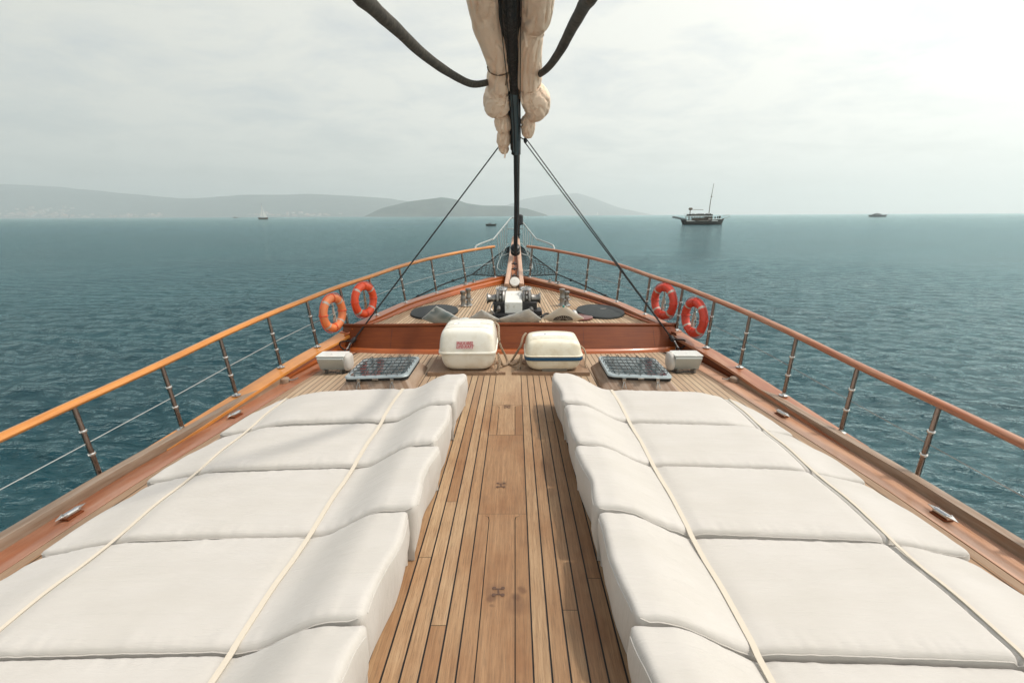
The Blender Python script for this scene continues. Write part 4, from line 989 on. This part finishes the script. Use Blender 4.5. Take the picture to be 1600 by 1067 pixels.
m.lathe([(.05,-.12),(.085,-.11),(.10,-.09),(.10,-.03),(.085,-.01),(.085,.03),(.10,.04),(.105,.06),(.09,.09),(.04,.11),(.035,.25)], Mx, 22); m.build('furling_drum', 'black_plastic', stay)
m = MB(); m.lathe([(.088,-.012),(.104,-.01),(.104,.012),(.088,.012)], Mx @ Matrix.Translation((0,0,.0)), 22); m.build('drum_band', 'dull_steel', stay)
m = MB(); Mx2 = Matrix.Translation((.145,11.45,1.70)); m.lathe([(.04,-.12),(.10,-.10),(.10,.10),(.05,.13)], Mx2, 18); m.lathe([(.02,-.42),(.03,-.1)], Mx2, 10); m.lathe([(.045,-.34),(.045,-.31)], Mx2, 10); m.build('forward_furling_drum', 'black_plastic', stay)
m = MB(); m.sbox((.07,8.46,2.80),(.06,.05,.04),2.4,8, shape=lambda w: w*(1+.2*noise.noise(w*40))); m.tube(smooth_path([(.02,8.46,2.83),(.07,8.40,2.79),(.13,8.44,2.86),(.10,8.5,2.90)],4), .012, 6); m.build('head_lashing', 'black_rope', stay)
loc_children(stay)
bagL = [(-.34,5.9,4.75,.20),(-.327,6.28,4.433,.209),(-.301,6.6,4.303,.205),(-.269,6.92,4.14,.195),(-.2,7.16,3.996,.190),(-.149,7.36,3.861,.172),(-.144,7.44,3.803,.160),(-.150,7.55,3.72,.180),(-.155,7.68,3.62,.184),(-.158,7.74,3.565,.150),(-.185,7.80,3.52,.205),(-.194,7.91,3.434,.212),(-.175,8.0,3.36,.185),(-.145,8.05,3.30,.095),(-.126,8.11,3.25,.128),(-.118,8.20,3.155,.134),(-.114,8.25,3.10,.082),(-.113,8.31,3.045,.110),(-.118,8.40,2.955,.112),(-.125,8.44,2.915,.075),(-.112,8.49,2.865,.088),(-.105,8.53,2.82,.060)]
bagR = [(.36,5.9,4.72,.20),(.351,6.28,4.427,.20),(.351,6.6,4.297,.205),(.33,6.84,4.179,.195),(.300,6.94,4.126,.152),(.273,7.08,4.042,.178),(.263,7.32,3.886,.180),(.268,7.6,3.679,.190),(.285,7.68,3.62,.160),(.31,7.76,3.56,.195),(.373,7.85,3.48,.222),(.397,7.95,3.387,.20),(.342,8.04,3.313,.150),(.285,8.08,3.27,.070),(.275,8.12,3.23,.112),(.280,8.20,3.15,.116),(.272,8.28,3.07,.095),(.262,8.31,3.04,.070)]
for bag, lab, ties in ((bagL, 'beige sail bag lashed on the left of the dark stay', (6,9,13,16,19)), (bagR, 'beige sail bag lashed on the right of the dark stay', (4,8,13))):
    P_ = smooth_path([b[:3] for b in bag], 14); rr = list(np.interp(np.linspace(0,len(bag)-1,len(P_)), range(len(bag)), [b[3] for b in bag])); rr[-1] = .01
    n = 72; vs = []; fs = []
    for i, p in enumerate(P_):
        t = P_[min(i+1,len(P_)-1)]-P_[max(i-1,0)]; a, b = frame(t)
        i0 = i; i = i/2; pin = min(abs(i/7-q_) for q_ in ties); fold = .10*math.exp(-(pin/.8)**2)
        for k in range(n):
            w = 2*math.pi*k/n; nn = 1+.07*noise.noise(Vector((math.cos(w)*1.4, math.sin(w)*1.4, i*.09+len(bag))))+fold*math.sin(w*7+i*.15)*.8+.05*noise.noise(Vector((math.cos(w)*4, math.sin(w)*4, i*.12)))-.16*max(0,.16-abs(noise.noise(Vector((math.cos(w)*2.2+i*.05, math.sin(w)*2.2, i*.07+3*len(bag))))))/.16*.9-.12*max(0,.10-abs(noise.noise(Vector((math.cos(w)*3.5, math.sin(w)*3.5+i*.13, i*.05)))))/.10*.35
            vs.append(p+a*(rr[i0]*nn*math.cos(w))+b*(rr[i0]*nn*math.sin(w)))
    for i in range(len(P_)-1):
        for k in range(n): fs.append((i*n+k, i*n+(k+1)%n, (i+1)*n+(k+1)%n, (i+1)*n+k))
    fs.append(tuple(range(n))); fs.append(tuple((len(P_)-1)*n+k for k in range(n)))
    m = MB(); m.add(vs, fs); o = m.build('sail_bag', 'beige_cloth', angle=80); L0 = P_[len(P_)//2].copy(); to_local(o, L0); tag(o, lab, 'sail bag', 'beige sail bags either side of the stay')
    for q_ in ties:
        i = q_*14; t = P_[i+1]-P_[i-1]; a, b = frame(t); m = MB()
        m.tube([P_[i]-L0+a*(rr[i]*1.03*math.cos(w))+b*(rr[i]*1.03*math.sin(w)) for w in [2*math.pi*k/24 for k in range(24)]], .008, 6, closed=True)
        sgn = 1 if bag is bagL else -1
        e0 = P_[i]-L0+a*(rr[i]*.75*sgn)-b*(rr[i]*.68); m.sweep([(e0+Vector((-.01*k_*sgn, -.01, -.055*k_)), Vector((1,0,0)), Vector((0,1,0))) for k_ in range(4)], [(-.013,-.003),(.013,-.003),(.013,.003),(-.013,.003)])
        m.build('sail_tie', 'tape_brown' if q_ in (6,) else 'beige_cloth', o)
rope('padded_sheet', [(-.112,7.9,3.815),(-.231,7.75,3.727),(-.348,7.5,3.617),(-.513,7.0,3.49),(-.702,6.2,3.42),(-.834,5.3,3.352),(-.897,4.5,3.299),(-.917,3.9,3.23),(-.92,3.3,3.2),(-.9,2.4,3.6),(-.8,1.2,4.8),(-.5,-.4,7.5)], (.040,.060), 'rope_cover', 'thick dark covered rope curving up to the left of the sail bags', 'rope', None, 14)
rope('padded_sheet', [(.268,7.9,3.83),(.367,7.75,3.774),(.435,7.4,3.708),(.506,6.7,3.607),(.557,5.7,3.482),(.592,4.9,3.425),(.609,4.2,3.344),(.61,3.5,3.28),(.66,2.9,4.0),(.72,2.3,5.6),(.6,1.4,8.5)], (.040,.060), 'rope_cover', 'thick dark covered rope curving up to the right of the sail bags', 'rope', None, 14)
# tackle lines down to the side decks
def tackle(name, tops, foot, lab, side):
    root = empty(name, foot); tag(root, lab, 'rope', 'control lines from the stay to the side decks')
    F_ = Vector(foot); 
    for t_ in tops:
        T_ = Vector(t_); d = (T_-F_).normalized(); m = MB(); m.tube([F_+d*.16-F_, T_-F_], .0085 if len(tops) > 1 else .0105, 7); m.build('line', 'black_rope', root)
    d = (Vector(tops[0])-F_).normalized(); Q = d.to_track_quat('Z','X').to_matrix().to_4x4()
    m = MB(); m.sbox((0,0,.13),(.030,.030,.05),2.5,7,M=Q); m.build('block', 'black_plastic', root)
    m = MB(); m.lathe([(.010,-.02),(.012,.04),(.02,.05),(.018,.09)], Q, 10); m.build('shackle', 'steel', root)
    m = MB(); m.tube(smooth_path([Vector((0,0,0))+d*.12, Vector((side*.07,-.01,.09)), Vector((side*.085,-.02,.03)), Vector((side*.02,-.02,-.03))],5), .009, 6); m.tube(smooth_path([Vector((0,0,0))+d*.12, Vector((-side*.05,-.03,.05)), Vector((-side*.02,-.03,-.03))],5), .009, 6); m.build('loose_tail', 'black_rope', root)
    m = MB(); m.tube([Vector((.03*math.cos(w),0,-.03+.03*math.sin(w))) for w in [2*math.pi*k/14 for k in range(14)]], .006, 6, closed=True); m.box((0,0,-.065),(.05,.04,.008)); m.build('padeye', 'steel', root)
tackle('stay_tackle', [(-.202,8.5,2.898)], (-2.13,6.05,.13), 'single black line running from the stay down to the left side deck', -1)
tackle('stay_tackle', [(.265,8.4,2.99),(.225,8.4,2.96)], (2.19,6.05,.14), 'doubled black line running from the stay down to the right side deck', 1)
m = MB(); m.sbox((.24,8.40,2.985),(.03,.025,.045),2.5,6); m.tube(smooth_path([(.12,8.5,3.08),(.17,8.45,3.03),(.22,8.42,3.0)],4), .010, 6); o = m.build('pulley_block', 'black_plastic'); to_local(o,(.24,8.4,2.985)); tag(o, 'small black pulley block at the foot of the right sail bag', 'pulley')

# ------------------------------------------------------------------ the sea
SEA = -1.7
rng = np.random.default_rng(4)
def polar(a0, a1, na, rs):
    A = np.linspace(a0, a1, na); Rr, AA = np.meshgrid(rs, A, indexing='ij'); return Rr*np.sin(AA), Rr*np.cos(AA), Rr
rs = np.concatenate([np.geomspace(2.6, 150, 620), np.geomspace(153, 15200, 40)])
na = 1100; xg, yg, rg = polar(R(-100), R(100), na, rs); zg = np.zeros_like(xg)
for k in range(70):
    lam = np.exp(rng.uniform(np.log(.20), np.log(1.1))); ang = R(200)+rng.normal(0, R(27)); kx, ky = 2*np.pi/lam*np.sin(ang), 2*np.pi/lam*np.cos(ang)
    amp = .0078*lam**.9*rng.uniform(.5,1); step = rg*.0066
    fade = np.clip((lam/3.2-step)/(lam/6), 0, 1)*np.clip((150-rg)/60, 0, 1)
    ph = kx*xg+ky*yg+rng.uniform(0, 6.28); ph = ph+.6*np.sin(kx*.23*yg-ky*.19*xg+k)
    s = np.sin(ph); zg += amp*fade*(s+.25*np.cos(2*ph)*-1)
nr = len(rs); V = np.stack([xg, yg, zg+SEA], -1).reshape(-1, 3)
I, J = np.meshgrid(np.arange(nr-1), np.arange(na-1), indexing='ij'); a_ = (I*na+J).ravel(); Fq = np.stack([a_, a_+1, a_+na+1, a_+na], -1)
# behind the viewer: coarse
rs2 = np.geomspace(2.6, 15200, 60); n2 = 60; x2, y2, r2 = polar(R(100), R(260), n2, rs2); V2 = np.stack([x2, y2, np.full_like(x2, SEA)], -1).reshape(-1, 3)
I, J = np.meshgrid(np.arange(59), np.arange(n2-1), indexing='ij'); b_ = (I*n2+J).ravel(); F2 = np.stack([b_, b_+1, b_+n2+1, b_+n2], -1)+len(V)
VV = np.concatenate([V, V2]); FF = np.concatenate([Fq, F2])
me = bpy.data.meshes.new('sea'); me.vertices.add(len(VV)); me.vertices.foreach_set('co', VV.astype(np.float32).ravel())
me.loops.add(FF.size); me.loops.foreach_set('vertex_index', FF.astype(np.int32).ravel()); me.polygons.add(len(FF))
me.polygons.foreach_set('loop_start', np.arange(0, FF.size, 4, dtype=np.int32)); me.update(calc_edges=True); me.shade_smooth(); me.materials.append(MATS['sea_water'])
sea = bpy.data.objects.new('sea', me); col.objects.link(sea); tag(sea, kind='structure')

# ------------------------------------------------------------------ hills and town
def hill(name, ridge, D, width, rough, seed, k_=1):
    ridge = [(a*k_, b*k_) for a, b in ridge]; D *= k_; width *= k_
    m = MB(); xs_ = np.linspace(ridge[0][0], ridge[-1][0], 220); hs = np.interp(xs_, [p[0] for p in ridge], [p[1] for p in ridge])
    k = np.ones(7)/7; hs = np.convolve(np.pad(hs, 3, 'edge'), k, 'valid'); tv = np.linspace(-1, 1, 34)
    def fn(i, j):
        i = int(i); t = tv[int(j)]; x = xs_[i]; s = math.cos(t*math.pi/2)**1.3 if abs(t) < 1 else 0
        rg_ = noise.fractal(Vector((x/width*1.6, t*1.4, seed)), 1.0, 2.0, 6)*rough
        return Vector((x+rg_*30*(1-abs(t)), D+t*width, SEA-4+(hs[i]+5)*s*(1+rg_*(abs(t))*.9)+rg_*hs[i]*.03))
    m.grid(fn, list(range(220)), list(range(34))); o = m.build(name, 'hill_green', angle=180); tag(o, kind='structure'); return o
hill('hills', [(-8900,420),(-8608,436),(-7780,466),(-7234,472),(-6698,443),(-6080,380),(-5457,325),(-4655,252),(-4108,275),(-3382,297),(-2930,312),(-2393,284),(-1856,247),(-1321,175),(-784,68),(-605,6)], 7000, 1500, .5, 1, .95)
hill('island', [(-1018,3),(-1000,22),(-980,38),(-933,60),(-750,102),(-524,127),(-412,110),(-346,88),(-211,70),(-76,69),(59,51),(194,11),(205,4)], 3500, 330, .35, 5)
hill('hills', [(-340,8),(-120,106),(92,180),(302,212),(652,231),(864,176),(1079,94),(1365,17),(1390,4)], 5500, 700, .4, 9, 1.6)
# town of white houses on the far shore
rnd = random.Random(3)
hm = MB(); hm.box((0,0,.5),(.5,.5,.5)); base = hm.build('hillside_house', 'house_white', smooth=False)
rf = MB(); rf.add([(-.55,-.55,1.0),(.55,-.55,1.0),(.55,.55,1.0),(-.55,.55,1.0),(-.3,0,1.22),(.3,0,1.22)], [(0,1,5,4),(1,2,5),(2,3,4,5),(3,0,4),(3,2,1,0)]); roof = rf.build('roof', 'house_roof', base, smooth=False)
first = True
for k in range(150):
    if k < 70: x = rnd.gauss(-5650, 230)
    elif k < 118: x = rnd.uniform(-5600, -4000)
    else: x = rnd.choice((-2870,-2560,-2300,-2160))+rnd.gauss(0,70)
    zt = abs(rnd.gauss(0, 1))*(55 if x < -5200 else 22)+2; y = 5560+zt*2.2+rnd.uniform(0,60)
    o = base if first else base.copy(); sc = rnd.uniform(16, 34)
    if first: tag(o, 'pale house in the far town at the foot of the left hills', 'house', 'pale houses of the far town')
    else:
        col.objects.link(o); c = roof.copy(); col.objects.link(c); c.parent = o
    x *= .95; y *= .95; zt *= .95; sc *= .9
    first = False; o.location = (x, y, SEA+zt-6); o.scale = (sc*rnd.uniform(.8,1.8), sc, sc*rnd.uniform(.5,.9)); o.rotation_euler = (0,0,rnd.uniform(-.4,.4))

# ------------------------------------------------------------------ boats on the water
def hullmesh(m, L, B, H, sheer=.5, z0=-.3):
    n = 24
    def fn(i, j):
        t = i/n*2-1; w = B/2*max(0.02, (1-max(0,t)**2.6))*(1-.35*max(0,-t)**3); top = H*(1+sheer*(t*t)*(1 if t > 0 else .6)); s = [(-1,1),(-.85,.35),(-.35,0),(.35,0),(.85,.35),(1,1)][int(j)]
        return Vector((t*L/2*(1 if s[1] > .5 else .90+.06*s[1]), w*s[0], z0+(top-z0)*s[1]))
    m.grid(fn, list(range(n+1)), list(range(6)))
    m.grid(lambda i, j: fn(i, 0 if j == 0 else 5)-Vector((0,0,.15)), list(range(n+1)), [0,1])
g = empty('excursion_boat', (68,181,SEA), 0); tag(g, 'dark two deck excursion boat with one tall mast at right', 'boat')
m = MB(); hullmesh(m, 15.4, 4.6, 1.35, .55); m.build('hull', 'boat_dark', g)
m = MB(); m.box((-1.0,-2.1,1.30),(5.6,.06,.12)); m.box((-1.0,2.1,1.30),(5.6,.06,.12)); m.box((3.8,-1.5,1.95),(2.6,.06,.10), rz=.18); m.build('rub_rail', 'boat_white', g)
m = MB(); m.box((-1.6,0,2.95),(4.3,2.1,.10)); m.box((-4.6,0,3.75),(1.9,1.7,.05)); m.build('upper_deck', 'boat_white', g)
m = MB()
for x in np.linspace(-5.6,2.4,9): m.box((x,-1.9,2.1),(.08,.08,.85)); m.box((x,1.9,2.1),(.08,.08,.85))
m.box((1.9,0,1.9),(.9,1.6,.9)); m.box((-1.5,0,1.7),(2.2,1.0,.7)); m.build('cabin', 'boat_brown', g)
m = MB(); m.box((-1.4,-2.0,3.35),(4.0,.05,.28)); m.box((-1.4,2.0,3.35),(4.0,.05,.28))
for x in np.linspace(-5,2.2,12): m.sbox((x,rnd.uniform(-1,1),3.5),(.28,.3,.4),3,4)
m.build('upper_railing', 'boat_dark', g)
m = MB(); m.box((-4.9,0,4.3),(.12,.12,1.3)); m.sbox((-4.8,0,5.5),(.7,.3,.45),3,5); m.build('aft_post', 'boat_brown', g)
m = MB(); m.tube([(-4.4,0,5.3),(-.2,0,5.15)], .09, 6); m.build('boom', 'boat_brown', g)
m = MB(); m.tube([(1.9,0,1.5),(2.1,0,8),(2.7,0,14.3)], [.16,.13,.07], 8); m.sbox((2.3,0,9.8),(.3,.3,.15),3,4); m.build('mast', 'boat_brown', g)
m = MB()
for x, h in ((4.6,.9),(5.2,1.0),(5.9,1.1),(6.4,.95),(2.9,1.2)): m.sbox((x,rnd.uniform(-.8,.8),1.9+.1*x+.1),(.22,.25,h*.42),3,5)
m.build('deck_gear', 'boat_dark', g)
m = MB(); m.box((-8.6,0,2.25),(2.3,1.0,.28), ry=.20); m.build('stern_ramp', 'boat_grey', g)
m = MB(); m.tube([(7.2,0,2.0),(9.6,0,2.7)], .07, 6); m.tube([(7.0,0,3.0),(9.4,0,3.3),(9.6,0,2.7)], .05, 6); m.build('bowsprit', 'boat_brown', g)
y_ = empty('motor_yacht', (420,580,SEA), .0); tag(y_, 'low grey motor yacht heading right near the right horizon', 'yacht')
m = MB(); hullmesh(m, 21, 5, 1.9, .35); m.build('hull', 'boat_grey', y_); m = MB(); m.box((-1.5,0,2.5),(4.2,1.7,.7)); m.box((-1.5,0,3.5),(2.2,1.4,.35)); m.build('cabin', 'boat_grey', y_); m = MB(); m.tube([(-2,0,3.8),(-2.3,0,5.3)], .1, 6); m.build('mast', 'boat_grey', y_)
b_ = empty('small_motorboat', (-9,176,SEA), 0); tag(b_, 'small dark open motorboat just left of the bow pulpit', 'boat')
m = MB(); hullmesh(m, 3.9, 1.5, .55, .3, -.2); m.build('hull', 'boat_dark', b_); m = MB(); m.box((-.4,0,.75),(.5,.5,.22)); m.tube([(-.9,0,.6),(-.9,0,1.25)], .06, 6); m.build('console', 'boat_grey', b_)
s2 = empty('sailing_yacht', (-352,686,SEA), 0); s2.scale = (1.45,1.45,1.45); tag(s2, 'distant yacht with a white sail before the left hills', 'sailboat')
m = MB(); hullmesh(m, 9.5, 3, 1.6, .25); m.build('hull', 'boat_brown', s2)
def sailp(m, pts, th=.06): m.add([(a,-th,b) for a,b in pts]+[(a,th,b) for a,b in pts], [tuple(range(len(pts))), tuple(range(2*len(pts)-1,len(pts)-1,-1))]+[(i,(i+1)%len(pts),len(pts)+(i+1)%len(pts),len(pts)+i) for i in range(len(pts))])
m = MB(); sailp(m, [(-.2,2.4),(-3.0,2.6),(-1.2,8),(-.2,14.5)]); m.build('mainsail', 'sail_cloth', s2); m = MB(); sailp(m, [(0.1,2.2),(3.8,2.0),(1.2,8),(.1,12.5)]); m.build('jib', 'sail_cloth', s2)
m = MB(); m.tube([(-.05,0,1),(-.05,0,15)], .09, 6); m.build('mast', 'boat_grey', s2)
s3 = empty('sailing_yacht', (700,4300,SEA), 0); tag(s3, 'tiny pale sail in front of the right hill', 'sailboat')
m = MB(); hullmesh(m, 22, 6, 2.5, .25); m.build('hull', 'boat_white', s3); m = MB(); sailp(m, [(-8,4),(8,4),(2,30)], .2); m.build('mainsail', 'sail_cloth', s3)
d3 = empty('low_workboat', (-860,1510,SEA), 0); tag(d3, 'dark low boat left of the sailing yacht', 'boat')
m = MB(); hullmesh(m, 15, 4, 2.0, .2); m.build('hull', 'boat_dark', d3); m = MB(); m.box((-2,0,2.8),(2.5,1.4,.9)); m.build('cabin', 'boat_grey', d3)

# ------------------------------------------------------------------ haze
me = bpy.data.meshes.new('haze')
vs = [(sx*15500, sy*15500, z) for z in (SEA-6, 680) for sy in (-1,1) for sx in (-1,1)]
me.from_pydata(vs, [], [(0,2,3,1),(4,5,7,6),(0,1,5,4),(2,6,7,3),(0,4,6,2),(1,3,7,5)])
hm_ = bpy.data.materials.new('haze_air'); hm_.use_nodes = True; hm_.node_tree.nodes.clear(); ho = hm_.node_tree.nodes.new('ShaderNodeOutputMaterial'); hv = hm_.node_tree.nodes.new('ShaderNodeVolumePrincipled')
hv.inputs['Color'].default_value = (.915,.965,.96,1); hv.inputs['Density'].default_value = .00021; hv.inputs['Anisotropy'].default_value = .5
hm_.node_tree.links.new(hv.outputs[0], ho.inputs['Volume']); me.materials.append(hm_)
ho_ = bpy.data.objects.new('haze', me); col.objects.link(ho_); tag(ho_, kind='stuff')
